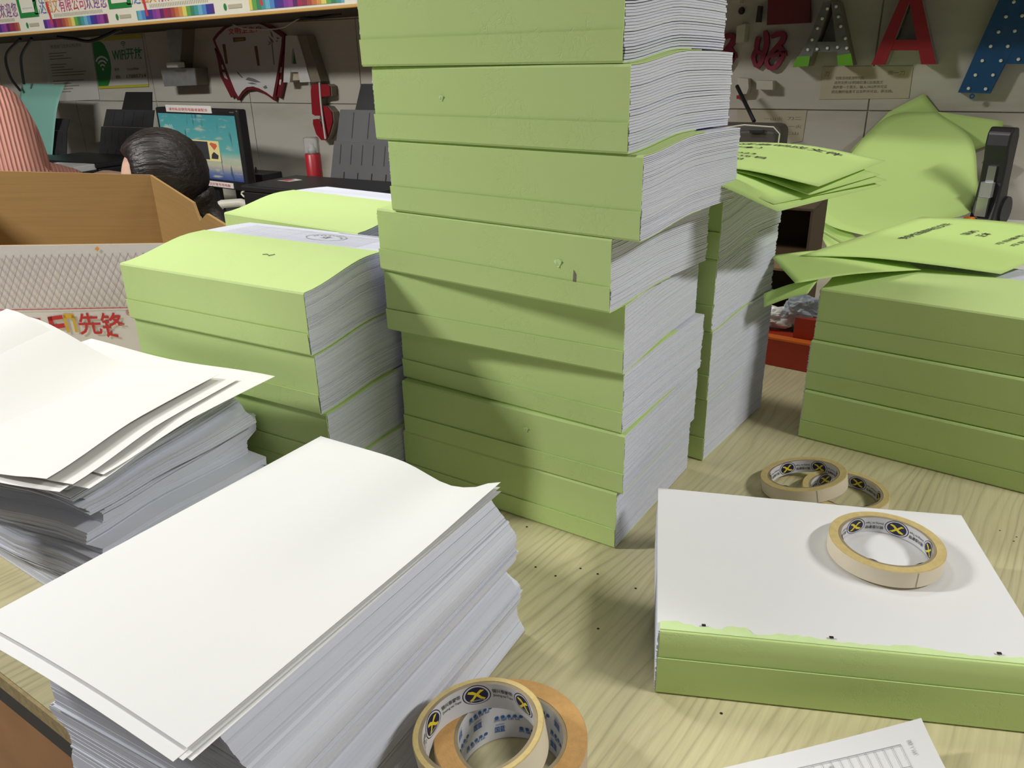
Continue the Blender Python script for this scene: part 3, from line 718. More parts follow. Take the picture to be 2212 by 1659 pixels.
# sheets propped against the wall
W1 = [[PY(2021,241,2.465),PY(2098,300,2.42),PY(2113,402,2.33)],[PY(1918,252,2.46),PY(2012,338,2.36),PY(2098,457,2.2)],[PY(1835,335,2.34),PY(1930,412,2.2),PY(2010,480,2.0)],[PY(1740,440,2.08),PY(1790,486,1.95),PY(1890,514,1.85)]]
gw = 'large green sheets propped on the wall'
sheet('cover_sheet', W1, GS, 'largest green card sheet, bent down from the wall over the counter', 'paper', gw, nv=20)
def flatw(pts, yy, lab, name='cover_sheet'):
    q = [PY(u,v,yy) for u,v in pts]; mid = (q[0]+q[2])/2
    return sheet(name, [[q[0], lerp(q[0],q[1],.5), q[1]],[lerp(q[0],q[3],.5), up((q[0]+q[1]+q[2]+q[3])/4,0)+Vector((0,-.004,0)), lerp(q[1],q[2],.5)],[q[3], lerp(q[3],q[2],.5), q[2]]], GS, lab, 'paper', gw, nu=6, nv=6)
flatw([(1922,240),(2012,243),(1930,380),(1836,326)], 2.478, 'green sheet leaning on the wall, left of the largest one')
flatw([(1996,202),(2060,282),(1985,330),(1918,243)], 2.484, 'green sheet on the wall with its corner pointing straight up')
flatw([(2026,241),(2169,262),(2156,305),(2050,345)], 2.4705, 'green sheet on the wall behind the top of the stapler')
flatw([(2140,328),(2182,348),(2162,368),(2120,352)], 2.45, 'small green card corner showing right of the stapler')
a, b, c, d = PY(1744,474,1.98), PY(1752,486,1.97), PY(1838,538,1.80), PY(1845,530,1.79)
sheet('cover_sheet', [[b, lerp(b,c,.5), c],[a, up(lerp(a,d,.5),-.004), d]], GS, 'thin green card edge below the largest sheet', 'paper', gw, nv=3, th=.003)
a, b, c, d = PY(1738,445,2.12), PY(1790,540,1.88), PY(1870,530,1.86), PY(1800,470,2.02)
sheet('cover_sheet', [[b, lerp(b,c,.5), c],[lerp(a,b,.5), up(lerp(lerp(a,b,.5),lerp(d,c,.5),.5),-.004), lerp(d,c,.5)],[a, lerp(a,d,.5), d]], GS, 'green sheet in the shade under the largest sheet', 'paper', gw)

# ------------------------------------------------------------------ side counter, odds and ends at the right
t = thing('side_counter','low wooden counter along the wall under the green sheets','counter',(0,0,0))
MB().rbox((-.95,1.36,-.03),(1.6,2.49,-.002),.003).build('counter_top','desk_top',t)
MB().box((-.93,1.40,FLOOR_Z+.001),(-.90,2.45,-.031)).build('side_panel','brown_panel',t); MB().box((1.55,1.40,FLOOR_Z+.001),(1.58,2.45,-.031)).build('side_panel','brown_panel',t)
MB().box((-.899,1.42,FLOOR_Z+.001),(1.549,1.44,-.031)).build('front_panel','brown_panel',t)
# brown carton lying open towards the table
t = thing('cardboard_box','brown cardboard box lying open in the dark gap behind the rear stack','box',(-.425,1.50,-.0005),.0)
w_, d_, h_ = .205, .075, .247
MB().box((-w_,-d_,0),(w_,d_,.004)).build('bottom','shaded_brown',t); MB().box((-w_,-d_,h_-.004),(w_,d_,h_)).build('lid','shaded_brown',t)  # panels coloured near-black to carry the shade of the gap
MB().box((-w_,-d_,.0045),(-w_+.004,d_,h_-.0045)).build('side','shaded_brown',t); MB().box((w_-.004,-d_,.0045),(w_,d_,h_-.0045)).build('side','shaded_brown',t)
MB().box((-w_+.0045,d_-.004,.0045),(w_-.0045,d_,h_-.0045)).build('back','shaded_brown',t)
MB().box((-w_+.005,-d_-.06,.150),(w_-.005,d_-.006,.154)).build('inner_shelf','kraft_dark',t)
# red tray with bags
t = thing('red_tray','shallow red box with an orange rim in the gap between the stacks','box',(-.19,1.327,0),-.10)
MB().box((-.13,-.030,.0006),(.13,.028,.046)).build('body','red_box',t)
MB().box((-.13,-.030,.0465),(.13,-.012,.050)).build('rim','orange_box',t)
MB().prism([(-.02,-.010),(.13,-.010),(.13,.028),(.06,.028)],.0465,.085).build('inner_flap','red_box',t)
def bag(name, label, loc, sc, mat, seed, rot=0):
    bm = bmesh.new(); bmesh.ops.create_icosphere(bm, subdivisions=4, radius=1)
    for v in bm.verts:
        n = noise.noise(v.co*2.1+Vector((seed,0,0)))*.45 + abs(noise.noise(v.co*5.3+Vector((0,seed,0))))*.30
        v.co = v.co*(1+n-.15); v.co = Vector((v.co.x*sc[0], v.co.y*sc[1], max(v.co.z,-.75)*sc[2]))
    me = bpy.data.meshes.new(name); bm.to_mesh(me); bm.free(); me.materials.append(M[mat])
    o = bpy.data.objects.new(name, me); C.objects.link(o); o.location = loc; o.rotation_euler = (0,0,rot); return tag(o, label, 'bag')
p = PY(1728,652,1.36); bag('plastic_bag','crumpled bluish plastic bag beside the left end of the right stack',(p.x+.004,p.y,p.z-.012),(.032,.02,.024),'bag_film',2)
p = PY(1688,684,1.37); bag('plastic_bag','crumpled white plastic bag lying by the red box',(p.x-.01,p.y,p.z-.004),(.045,.022,.020),'white_plastic',5,.4)
p = PY(1700,712,1.39); bag('plastic_bag','dull grey plastic bag lying on the red box',(p.x,p.y+.03,p.z-.012),(.06,.03,.026),'grey_plastic',8)
# dark satchel and black rod in front of the wall
t = thing('satchel','dark bag with a pale piped rim standing against the wall','bag',tuple(PY(1640,310,2.25).xy)+(0.0,))
MB().rbox((-.14,-.05,0),(.065,.06,.315),.02,seg=3).build('body','satchel_dark',t)
MB().tube([(-.13,-.055,.300),(-.03,-.058,.316),(.045,-.055,.312),(.062,-.053,.295),(.060,-.053,.24)],.0018).build('piping','cream_block',t)
MB().rbox((-.015,-.060,.296),(.022,-.0535,.306),.002).build('buckle','black_plastic',t)
t = MB().tube([PY(1592,186,2.42), PY(1629,262,2.33)], .0055, 10).build('black_rod','black_plastic'); tag(t,'thin black rod leaning above the dark bag','rod')
# paper ream with stapler
t = thing('paper_ream','white wrapped paper block under the long stapler','paper',(.10,2.27,-.0015),.05)
MB().rbox((-.17,-.15,0),(.20,.15,.078),.004).build('wrapper','white_plastic',t)
mb = MB()
for k in range(5): text_fit(mb,'A4',.025,.02,lambda x,y,k=k: Vector((-.0+k*.034+x,-.1505,.03+y)))
mb.build('wrapper_print','print_pale',t)
def stapler():
    p = PY(2120,492,2.20)
    t = thing('stapler','large black standing stapler with an orange tip beside the green sheets','stapler',(p.x+.006,2.225,.0775),1.22)
    MB().prism([(-.052,-.03),(.040,-.03),(.058,.0),(.040,.032),(-.052,.03)],0,.016).build('base','black_plastic',t)
    o = MB(); prof = [(-.040,.017),(.034,.017),(.036,.06),(.026,.12),(.024,.17),(.024,.225),(.014,.243),(-.016,.245),(-.028,.232),(-.031,.205),(-.022,.17),(-.020,.12),(-.026,.075)]
    n = len(prof); o.add([(x,-.026,z) for x,z in prof]+[(x,.026,z) for x,z in prof],[tuple(range(n)),tuple(range(2*n-1,n-1,-1))]+[(i,n+i,n+(i+1)%n,(i+1)%n) for i in range(n)])
    a = o.build('arm','black_plastic',t); md = a.modifiers.new('bevel','BEVEL'); md.width = .004; md.segments = 2
    MB().lathe([(0,-.004),(.034,-.004),(.036,0),(.034,.004),(0,.004)],24,Matrix.Translation((.030,-.006,.050)) @ Matrix.Rotation(PI/2,4,'X') @ Matrix.Scale(6.2,4,(0,0,1))).build('pivot_disc','dark_plastic',t)
    MB().box((-.046,-.012,.043),(-.034,.012,.087)).build('magazine','metal',t)
    MB().box((-.042,-.013,.0875),(-.026,.013,.122)).build('magazine_cap','galvanized',t)
    MB().box((-.0285,-.009,.1225),(-.0205,.009,.158)).build('spring_plate','metal',t)
    MB().rbox((-.060,.008,.0165),(-.041,.030,.040),.003).build('orange_tip','orange_plastic',t)
    MB().box((-.050,-.026,.0162),(-.0405,.026,.019)).build('anvil','metal',t)
stapler()

# ------------------------------------------------------------------ printed carton at the left
def carton():
    FL, FR, BRc, BLc = Vector((-1.52,.645)), Vector((-1.06,.902)), Vector((-1.57,1.15)), Vector((-2.02,.935))
    t = thing('printed_carton','open brown carton with white lattice-printed front and red and gold lettering','carton',(0,0,0))
    th = .005
    def wall(a, b, za0, zb0, name, mat, parent, z0=.001, inward=1, prof=None):
        d = (b-a).normalized(); n = Vector((-d.y,d.x))*th*inward
        pts = prof or [(0,za0),(1,zb0)]
        vs = []; 
        for s,zz in pts:
            q = a+(b-a)*s
            vs += [(q.x,q.y,z0),(q.x,q.y,zz),(q.x+n.x,q.y+n.y,zz),(q.x+n.x,q.y+n.y,z0)]
        k = len(pts); fs = [(0,1,2,3),(4*k-1,4*k-2,4*k-3,4*k-4)]
        for i in range(k-1):
            for e in range(4): fs.append((4*i+e,4*i+4+e,4*i+4+(e+1)%4,4*i+(e+1)%4))
        return mesh(name, vs, fs, mat, parent)
    front = wall(FL,FR,.222,.219,'front_panel','cardboard',t)
    wall(FL+Vector((.0010,-.0017)),FR+Vector((.0010,-.0017)),.222,.219,'front_print_sheet','carton_white',t,inward=.3)
    wall(BLc,BRc,.290,.272,'back_panel','cardboard',t,inward=-1)
    # right wall: two flaps with a torn notch between
    vp = lambda u,v: (lambda dd, n: CAM_O+dd*(n.dot(Vector((FR.x,FR.y,0))-CAM_O)/n.dot(dd)))(ray(u,v), Vector((-(BRc-FR).y,(BRc-FR).x,0)))
    def frac(p): return (Vector((p.x,p.y))-BRc).dot(FR-BRc)/(FR-BRc).length_squared
    pr = []
    for u,v in ((332,381),(422,437),(434,470),(437,478),(452,461),(500,490)):
        q = vp(u,v); pr.append((frac(q), q.z))
    pr[0] = (0,.272); pr.append((1.0, pr[-1][1]-.012*0-.02))
    wall(BRc,FR,0,0,'side_panel','cardboard',t,prof=pr,inward=-1)
    wall(FL,BLc,.22,.28,'side_panel','cardboard',t,inward=-1)
    q = [FL,FR,BRc,BLc]; mesh('bottom',[(p.x,p.y,.0006) for p in q]+[(p.x,p.y,.0009) for p in q],[(3,2,1,0),(4,5,6,7)]+[(i,(i+1)%4,4+(i+1)%4,4+i) for i in range(4)],'cardboard',t)
    # printing on the front
    d = (FR-FL).normalized(); nrm = Vector((d.y,-d.x)); Lf = (FR-FL).length; 
    f3 = lambda s,z,l=.0034: Vector((FL.x+d.x*s+nrm.x*l, FL.y+d.y*s+nrm.y*l, z))
    mb = MB(); z0, z1 = .112, .205; stp = .0130; hh = z1-z0; sl = .58
    s = -hh*sl
    while s < Lf:
        for sg in (1,-1):
            a0, a1 = (s, s+hh*sl) if sg > 0 else (s+hh*sl, s)
            # clip to panel
            pa, pb = (a0,z0), (a1,z1)
            def cut(p,q,lim):
                t_ = (lim-p[0])/(q[0]-p[0]); return (lim, p[1]+(q[1]-p[1])*t_)
            for lim,side in ((.002,1),(Lf-.002,-1)):
                if (pa[0]-lim)*side < 0 and (pb[0]-lim)*side < 0: pa = None; break
                if (pa[0]-lim)*side < 0: pa = cut(pa,pb,lim)
                elif (pb[0]-lim)*side < 0: pb = cut(pa,pb,lim)
            if pa and abs(pa[1]-pb[1]) > .003:
                ww = .00055; mb.add([f3(pa[0]-ww,pa[1]),f3(pa[0]+ww,pa[1]),f3(pb[0]+ww,pb[1]),f3(pb[0]-ww,pb[1])],[(0,1,2,3)])
        s += stp
    tag(mb.build('lattice_print','carton_line',t), kind='stuff')
    mb = MB(); mb.add([f3(.002,.1085),f3(Lf-.002,.1085),f3(Lf-.002,.1098),f3(.002,.1098)],[(0,1,2,3)]); mb.build('red_rule','red_print',t)
    sd = lambda u,v: (lambda q: (Vector((q.x,q.y))-FL).dot(d))((lambda dd, n: CAM_O+dd*(n.dot(Vector((FL.x,FL.y,0))-CAM_O)/n.dot(dd)))(ray(u,v), Vector((nrm.x,nrm.y,0))))
    sx0, sx1 = sd(176,720), sd(222,710); ex = sd(272,700)
    zt, zb = .101, .061
    for tx,a_,b_ in (('先',sx0,sx0+(ex-sx0)*.49),('锋',sx0+(ex-sx0)*.50,ex)):
        m2 = MB(); text_fit(m2, tx, b_-a_, zt-zb+(.006 if tx=='锋' else 0), lambda x,y: f3(a_+x, zb+y-(.006 if tx=='锋' else 0)), .014); m2.build('red_character','red_print',t)
    g0, g1 = sd(152,735), sd(174,730)
    m2 = MB(); wq = (g1-g0)*.24
    for r in ((g0,.066,g0+wq,.098),(g1-wq,.066,g1,.098),(g0,.092,g1,.100)): rect_on(m2, *r, lambda x,y: f3(x,y,.0034))
    m2.build('gold_character','gold_print',t)
    m2 = MB(); h0, h1 = sd(118,735), sd(149,730)
    for r in ((h0,.088,h1,.095),(h0,.072,h1,.080),(h0,.066,h0+.008,.095)): rect_on(m2, *r, lambda x,y: f3(x,y+.12*(x-h0)))
    m2.build('red_character','red_print',t)
    m2 = MB(); k0 = sd(98,720)
    for r in ((k0-.03,.086,k0,.093),(k0-.03,.070,k0,.077)): rect_on(m2, *r, lambda x,y: f3(x,y))
    m2.build('red_character','red_print',t)
    m2 = MB(); r0 = sd(282,683); text_fit(m2,'®',.010,.010,lambda x,y: f3(r0-.005+x,.095+y)); text_fit(m2,'®',.010,.010,lambda x,y: f3(r0-.005+x,.095+y,.0036)); m2.build('trade_mark','red_print',t)
    m2 = MB(); c0 = sd(212,536); m2.add([f3(c0-.004,.213),f3(c0,.209),f3(c0+.004,.213),f3(c0,.217)],[(0,1,2,3)]); m2.build('diamond_mark','text_orange',t)
carton()

# ------------------------------------------------------------------ computer desk and what stands on it
DZ = -.06
t = thing('computer_desk','long computer desk standing against the tiled wall','desk',(0,0,0))
MB().rbox((-5.4,1.86,DZ-.03),(-1.05,2.49,DZ),.004).build('desk_top','desk_top',t)
for x in (-5.3,-3.4,-1.1): MB().box((x,1.92,FLOOR_Z+.001),(x+.03,2.45,DZ-.031)).build('side_panel','brown_panel',t)
def monitor():
    a, b = PY(335,231,2.17), PY(512,236,2.11); c = PY(522,416,2.09)
    w = (b-a).length; yaw = math.atan2(b.y-a.y,b.x-a.x); h = .292
    t = thing('monitor','black monitor showing a teal sky wallpaper, labels stuck on its frame','monitor',((a.x+b.x)/2,(a.y+b.y)/2+.01,DZ),yaw)
    zt = a.z-DZ; zb = zt-h
    MB().rbox((-w/2,-.012,zb),(w/2,.030,zt),.007).build('frame','black_plastic',t)
    MB().box((-w/2+.018,-.0135,zb+.034),(w/2-.018,-.0122,zt-.022)).build('screen','screen',t)
    MB().rbox((-.04,.012,.01),(.04,.034,zb+.1),.006).build('stand','black_plastic',t)
    MB().rbox((-.11,-.07,.0005),(.11,.09,.014),.005).build('foot','black_plastic',t)
    f = lambda x,y,l=.0145: Vector((x,-l,y))
    MB().rbox((-w/2+w*.16,-.0165,zt-.016),(-w/2+w*.72,-.0125,zt+.010),.001).build('top_label','white_plastic',t)
    MB().rbox((w*.03,-.0165,zb+.006),(w*.34,-.0125,zb+.026),.001).build('bottom_label','white_plastic',t)
    m = MB(); text_fit(m,'请勿私自使用电脑谢谢配合',w*.48,.011,lambda x,y: f(-w/2+w*.20+x, zt-.010+y,.0172)); m.build('label_text','text_red',t)
    m = MB(); text_fit(m,'文印室专用电脑',w*.25,.010,lambda x,y: f(w*.06+x, zb+.011+y,.0172)); m.build('label_text','text_red',t)
    m = MB(); text_fit(m,'20:29',w*.10,.022,lambda x,y: f(-w/2+w*.10+x, zt-.085+y)); text_fit(m,'12月15日',w*.11,.009,lambda x,y: f(-w/2+w*.11+x, zt-.102+y)); m.build('clock_text','screen_pale',t)
    wx0, wz0 = w*.03, zb+.115
    m = MB(); rect_on(m,-w*.16,wz0-.012,w*.24,wz0+.062,f); m.build('window','screen_yellow',t)
    m = MB(); rect_on(m,-w*.15,wz0-.008,w*.11,wz0+.058,lambda x,y: f(x,y,.0150)); m.build('window_image','screen_dark',t)
    m = MB(); m.add([f(w*.13,wz0+.050,.0150),f(w*.15,wz0+.056,.0150),f(w*.21,wz0+.052,.0150),f(w*.22,wz0+.044,.0150),f(w*.18,wz0+.028,.0150)],[(0,1,2,3,4)]); m.build('window_icon','screen_orange',t)
    m = MB(); m.add([f(w*.13,wz0-.004,.0150),f(w*.21,wz0-.004,.0150),f(w*.22,wz0+.010,.0150),f(w*.17,wz0+.022,.0150),f(w*.14,wz0+.012,.0150)],[(0,1,2,3,4)]); m.build('window_icon','screen_dark',t)
    m = MB(); text_fit(m,'ThinkVision',.03,.004,lambda x,y: f(w/2-.045+x,zt-.011+y,.0130)) if False else rect_on(m,w/2-.045,zt-.012,w/2-.018,zt-.008,lambda x,y: f(x,y,.0126)); m.build('maker_mark','grey_plastic',t)
monitor()
def printer(name, label, x0, x1, y0, y1, zt, sup, mats, ext):
    t = thing(name, label, 'printer', ((x0+x1)/2,(y0+y1)/2,DZ), 0); w = x1-x0; d = y1-y0; h = zt-DZ
    MB().rbox((-w/2,-d/2,.0005),(w/2,d/2,h-.020),.006).build('body',mats[0],t)
    MB().rbox((-w/2-.003,-d/2-.006,h-.0195),(w/2+.003,d/2-.075,h),.005).build('lid',mats[0],t)
    MB().box((-w/2+.06,-d/2-.0015,.02),(w/2-.06,-d/2+.001,h*.55)).build('tray_slot','hole',t)
    # paper support: two grey tiers leaning back plus an extension
    sx0, sx1, s1, s2, s3 = sup; yb = d/2-.055
    def tier(z0, z1, xa, xb, ya, yb_, mat, nm, slots=0):
        o = MB(); o.add([(xa,ya,z0),(xb,ya,z0),(xb-.006,yb_,z1),(xa+.006,yb_,z1),(xa,ya+.006,z0),(xb,ya+.006,z0),(xb-.006,yb_+.006,z1),(xa+.006,yb_+.006,z1)],[(0,1,2,3),(7,6,5,4),(0,4,5,1),(1,5,6,2),(2,6,7,3),(3,7,4,0)]); p = o.build(nm,mat,t)
        for k in range(slots):
            xx = xa+(xb-xa)*(k+1)/(slots+1); f_ = lambda q: ya+(yb_-ya)*q
            MB().add([(xx-.002,f_(.04)-.0012,z0+(z1-z0)*.04),(xx+.002,f_(.04)-.0012,z0+(z1-z0)*.04),(xx+.002,f_(.22)-.0012,z0+(z1-z0)*.22),(xx-.002,f_(.22)-.0012,z0+(z1-z0)*.22)],[(0,1,2,3)]).build('slot','hole',p)
        for k in range(7 if slots else 4):
            xx = xa+(xb-xa)*(k+.8)/7.6 if slots else xa+(xb-xa)*(k+1)/5; f_ = lambda q: ya+(yb_-ya)*q
            q0 = .42 if slots else .1
            MB().add([(xx-.0015,f_(q0)-.0012,z0+(z1-z0)*q0),(xx+.0015,f_(q0)-.0012,z0+(z1-z0)*q0),(xx+.0015,f_(.92)-.0012,z0+(z1-z0)*.92),(xx-.0015,f_(.92)-.0012,z0+(z1-z0)*.92)],[(0,1,2,3)]).build('rib','dark_plastic',p)
    tier(h-.012, s1-DZ, sx0, sx1, yb, yb+.035, mats[1], 'paper_support', 5)
    tier(s1-DZ+.0005, s2-DZ, sx0+.012, sx1-.012, yb+.040, yb+.070, mats[1], 'upper_support')
    if s3: 
        o = MB(); xa, xb = ext; o.add([(xa,yb+.074,s2-DZ-.01),(xb,yb+.074,s2-DZ-.01),(xb-.01,yb+.10,s3-DZ),(xa+.02,yb+.10,s3-DZ),(xa,yb+.079,s2-DZ-.01),(xb,yb+.079,s2-DZ-.01),(xb-.01,yb+.105,s3-DZ),(xa+.02,yb+.105,s3-DZ)],[(0,1,2,3),(7,6,5,4),(0,4,5,1),(1,5,6,2),(2,6,7,3),(3,7,4,0)]); o.build('support_extension',mats[0],t)
    return t
pr = printer('inkjet_printer','black inkjet printer with grey upright paper support beside the red letter',-2.17,-1.62,1.93,2.27,.105,(-.13,.25,.225,.33,.415),('black_plastic','grey_plastic'),(-.05,.20))
MB().add([(-.235,-.045,.1656),(-.17,-.050,.1656),(-.155,.0,.1656),(-.20,.012,.1656)],[(0,1,2,3)]).build('sticker','white_plastic',pr)
MB().add([(-.225,-.040,.1660),(-.19,-.042,.1660),(-.18,-.01,.1660),(-.205,-.005,.1660)],[(0,1,2,3)]).build('sticker_print','text_red',pr)
printer('inkjet_printer','black inkjet printer with a stepped tilted paper tray behind the white ream',-3.44,-2.98,1.95,2.27,.14,(-.15,.20,.245,.315,.385),('black_plastic','dark_plastic'),(-.04,.16))
pt = printer('inkjet_printer','dark printer holding teal paper, half hidden behind the pink sweater',-4.02,-3.56,1.97,2.27,.12,(-.16,.18,.22,.27,0),('black_plastic','dark_plastic'),(0,0))
A_, B_ = PY(48,180,2.32), PY(140,183,2.32); Cc, Dd = PY(112,345,2.2), PY(60,345,2.2)
sheet('teal_sheet',[[A_,lerp(A_,B_,.5),B_],[up(lerp(A_,Dd,.35),0)+Vector((0,-.02,.01)),lerp(lerp(A_,Dd,.35),lerp(B_,Cc,.35),.5)+Vector((0,-.02,.01)),lerp(B_,Cc,.35)+Vector((.012,-.02,.01))],[Dd,lerp(Dd,Cc,.5),Cc]],'teal_paper','teal sheet of paper standing in the printer feeder above the pink sweater')
t = thing('paper_ream','small white stack of paper on the printer next to the pink sweater','paper',tuple(PY(148,360,1.885).xy)+(PY(148,366,1.885).z-.005,),.15)
MB().rbox((-.125,-.05,0),(.085,.06,.022),.002).build('sheets','paper',t)
# the stack stands on a black paper cassette
t2 = thing('paper_cassette','black paper cassette under the small white paper stack','cassette',(t.location.x-.02,t.location.y,DZ),.15)
MB().rbox((-.14,-.055,.0005),(.11,.065,t.location.z-DZ-.0005),.004).build('tray','black_plastic',t2)
t = thing('spray_can','dark red spray can with a clear cap behind the right printer','can',tuple(PY(676,340,2.33).xy)+(DZ,))
zc = PY(676,331,2.33).z-DZ; zk = PY(676,297,2.33).z-DZ
MB().lathe([(0,.0005),(.028,.0005),(.030,.004),(.030,zc-.004),(.026,zc)],24).build('can','red_spray',t,True)
MB().lathe([(.0,zc+.0005),(.013,zc+.0005),(.013,zc+.02),(.007,zc+.022),(.007,zc+.034),(0,zc+.034)],16).build('nozzle','white_plastic',t,True)
MB().lathe([(.0295,zc+.0005),(.0295,zk-.006),(.027,zk),(0,zk)],24).build('cap','clear_cap',t,True)
t = thing('router','flat black box with small lights beside the monitor','router',tuple(PY(556,388,2.36).xy)+(DZ,))
hr = PY(556,372,2.36).z-DZ
MB().rbox((-.085,-.05,.0005),(.085,.06,hr),.004).build('body','black_plastic',t); MB().lathe([(0,0),(.006,0),(.003,.02),(0,.022)],10,Matrix.Translation((0,0,hr))).build('knob','black_plastic',t)
t = thing('desk_phone','cream corded desk phone beside the seated woman','phone',tuple(PY(500,455,1.96).xy)+(DZ,),.25)
MB().prism([(-.08,-.09),(.09,-.09),(.09,.09),(-.08,.09)],.0005,.035).build('base','cream_plastic',t)
o = MB().tube([(-.085,.02,.062),(-.05,.025,.083),(.02,.035,.088),(.08,.045,.062)],[.022,.015,.015,.022],12).build('handset','cream_plastic',t,True)
for i in range(3):
    for j in range(4): MB().rbox((-.045+i*.028,-.08+j*.024,.0352),(-.027+i*.028,-.066+j*.024,.039),.0015,seg=1).build('key','grey_plastic',t)
tag(MB().tube(catmull([(-1.98,2.02,DZ+.03),PY(528,425,2.0),PY(545,408,2.03),PY(580,398,2.2)],20),.0035,6).build('phone_cable','cream_plastic'),'pale cable looping from the phone to the printer','cable')

# ------------------------------------------------------------------ people
def skin_body(name, joints, edges, mat, parent, lv=2):
    me = bpy.data.meshes.new(name); me.from_pydata([j[0] for j in joints], edges, []); me.update()
    o = bpy.data.objects.new(name, me); C.objects.link(o); o.parent = parent
    o.modifiers.new('skin','SKIN'); sv = me.skin_vertices[0].data
    for i,j in enumerate(joints): r = j[1]; sv[i].radius = r if isinstance(r,tuple) else (r,r)
    sv[0].use_root = True
    md = o.modifiers.new('sub','SUBSURF'); md.levels = lv; md.render_levels = lv
    me.materials.append(M[mat]); 
    for m_ in o.modifiers:
        if m_.type == 'SKIN': m_.use_smooth_shade = True
    return o
def ellipsoid(mb, c, r, rot=None, nu=28, nv=18, fn=None):
    def f(a, b):
        th, ph = 2*PI*a, PI*(b-.5); d = Vector((math.cos(th)*math.cos(ph), math.sin(th)*math.cos(ph), math.sin(ph)))
        k = fn(d) if fn else 1; p = Vector((d.x*r[0]*k, d.y*r[1]*k, d.z*r[2]*k))
        return Vector(c)+((rot @ p) if rot else p)
    return mb.grid(f, nu, nv)
def woman():
    hc = Vector((-1.986,1.474,.200)); yaw = math.radians(172)     # facing -x (towards the left), slightly to the wall
    t = thing('person','seated woman with dark hair in a low ponytail facing the monitor','person',(hc.x,hc.y,FLOOR_Z),yaw)
    H = hc.z-FLOOR_Z     # head centre height above floor; +x local is forward
    J = [((-.02,-.14,.46),(.15,.12)),((-.02,-.12,.64),(.125,.105)),((-.01,-.07,.77),(.13,.095)),((-.01,-.02,H-.15),(.055,.055)),((-.005,0,H-.10),(.052,.052)),
         ((-.03,.035,.77),(.055,.055)),((.04,.03,.58),(.042,.042)),((.26,-.03,.58),(.032,.032)),((-.03,-.22,.77),(.055,.055)),((.02,-.30,.58),(.042,.042)),((.22,-.30,.58),(.032,.032)),
         ((.08,-.05,.45),(.085,.085)),((.42,-.05,.46),(.062,.062)),((.40,-.05,.08),(.045,.045)),((.08,-.24,.45),(.085,.085)),((.42,-.26,.46),(.062,.062)),((.40,-.26,.08),(.045,.045))]
    E = [(0,1),(1,2),(2,3),(3,4),(2,5),(5,6),(6,7),(2,8),(8,9),(9,10),(0,11),(11,12),(12,13),(0,14),(14,15),(15,16)]
    skin_body('clothed_body', J, E, 'black_cloth', t)
    def face(d):
        k = 1.0
        if d.x > .6: k += .10*math.exp(-((d.z+.12)/.13)**2-(d.y/.12)**2)     # nose
        if d.x > .4 and d.z < -.5: k += .03
        return k
    ellipsoid(mb := MB(), (0.004,0,H-.01), (.094,.074,.115), None, 36, 26, face); mb.build('head','skin',t,True)
    for s in (1,-1):
        ellipsoid(mb := MB(), (.086,.030*s,H+.005), (.008,.014,.006)); mb.build('eye','hole',t,True)
        ellipsoid(mb := MB(), (-.002,.076*s,H-.012), (.016,.007,.030)); mb.build('ear','skin',t,True)
    ellipsoid(mb := MB(), (.086,0,H-.062), (.008,.022,.006)); mb.build('mouth','red_print',t,True)
    def hairf(d):
        ph = math.atan2(d.y, d.z+.15); k = 1.0+.007*math.sin(37*ph)+.005*math.sin(83*ph+1)
        if d.z < -.35: k *= 1-.10*(-.35-d.z)
        # hairline: pull the cap in at the face
        k *= 1-.24*sm(.50,.66,d.x)*sm(.66,.48,d.z)
        return k
    ellipsoid(mb := MB(), (-.016,0,H+.014), (.122,.098,.122), Matrix.Rotation(.12,3,'Y'), 48, 32, hairf); hr = mb.build('hair','hair',t,True)
    pts = catmull([(-.10,.0,H-.05),(-.125,.0,H-.10),(-.155,.01,H-.165),(-.18,.02,H-.25),(-.185,.02,H-.34)],14)
    MB().tube(pts,[.048,.044,.036,.030,.032,.036,.038,.038,.036,.034,.032,.028,.022,.014,.004],12).build('ponytail','hair',hr,True)
    MB().lathe([(.030,-.008),(.036,-.004),(.036,.004),(.030,.008)],18,Matrix.Translation((-.145,.006,H-.14)) @ Matrix.Rotation(-.5,4,'Y')).build('hair_clip','cream_block',hr,True)
    for ch in t.children:
        if not ch.name.startswith('clothed_body'): ch.rotation_euler = (0,0,math.radians(46))     # head turned to her left shoulder
woman()
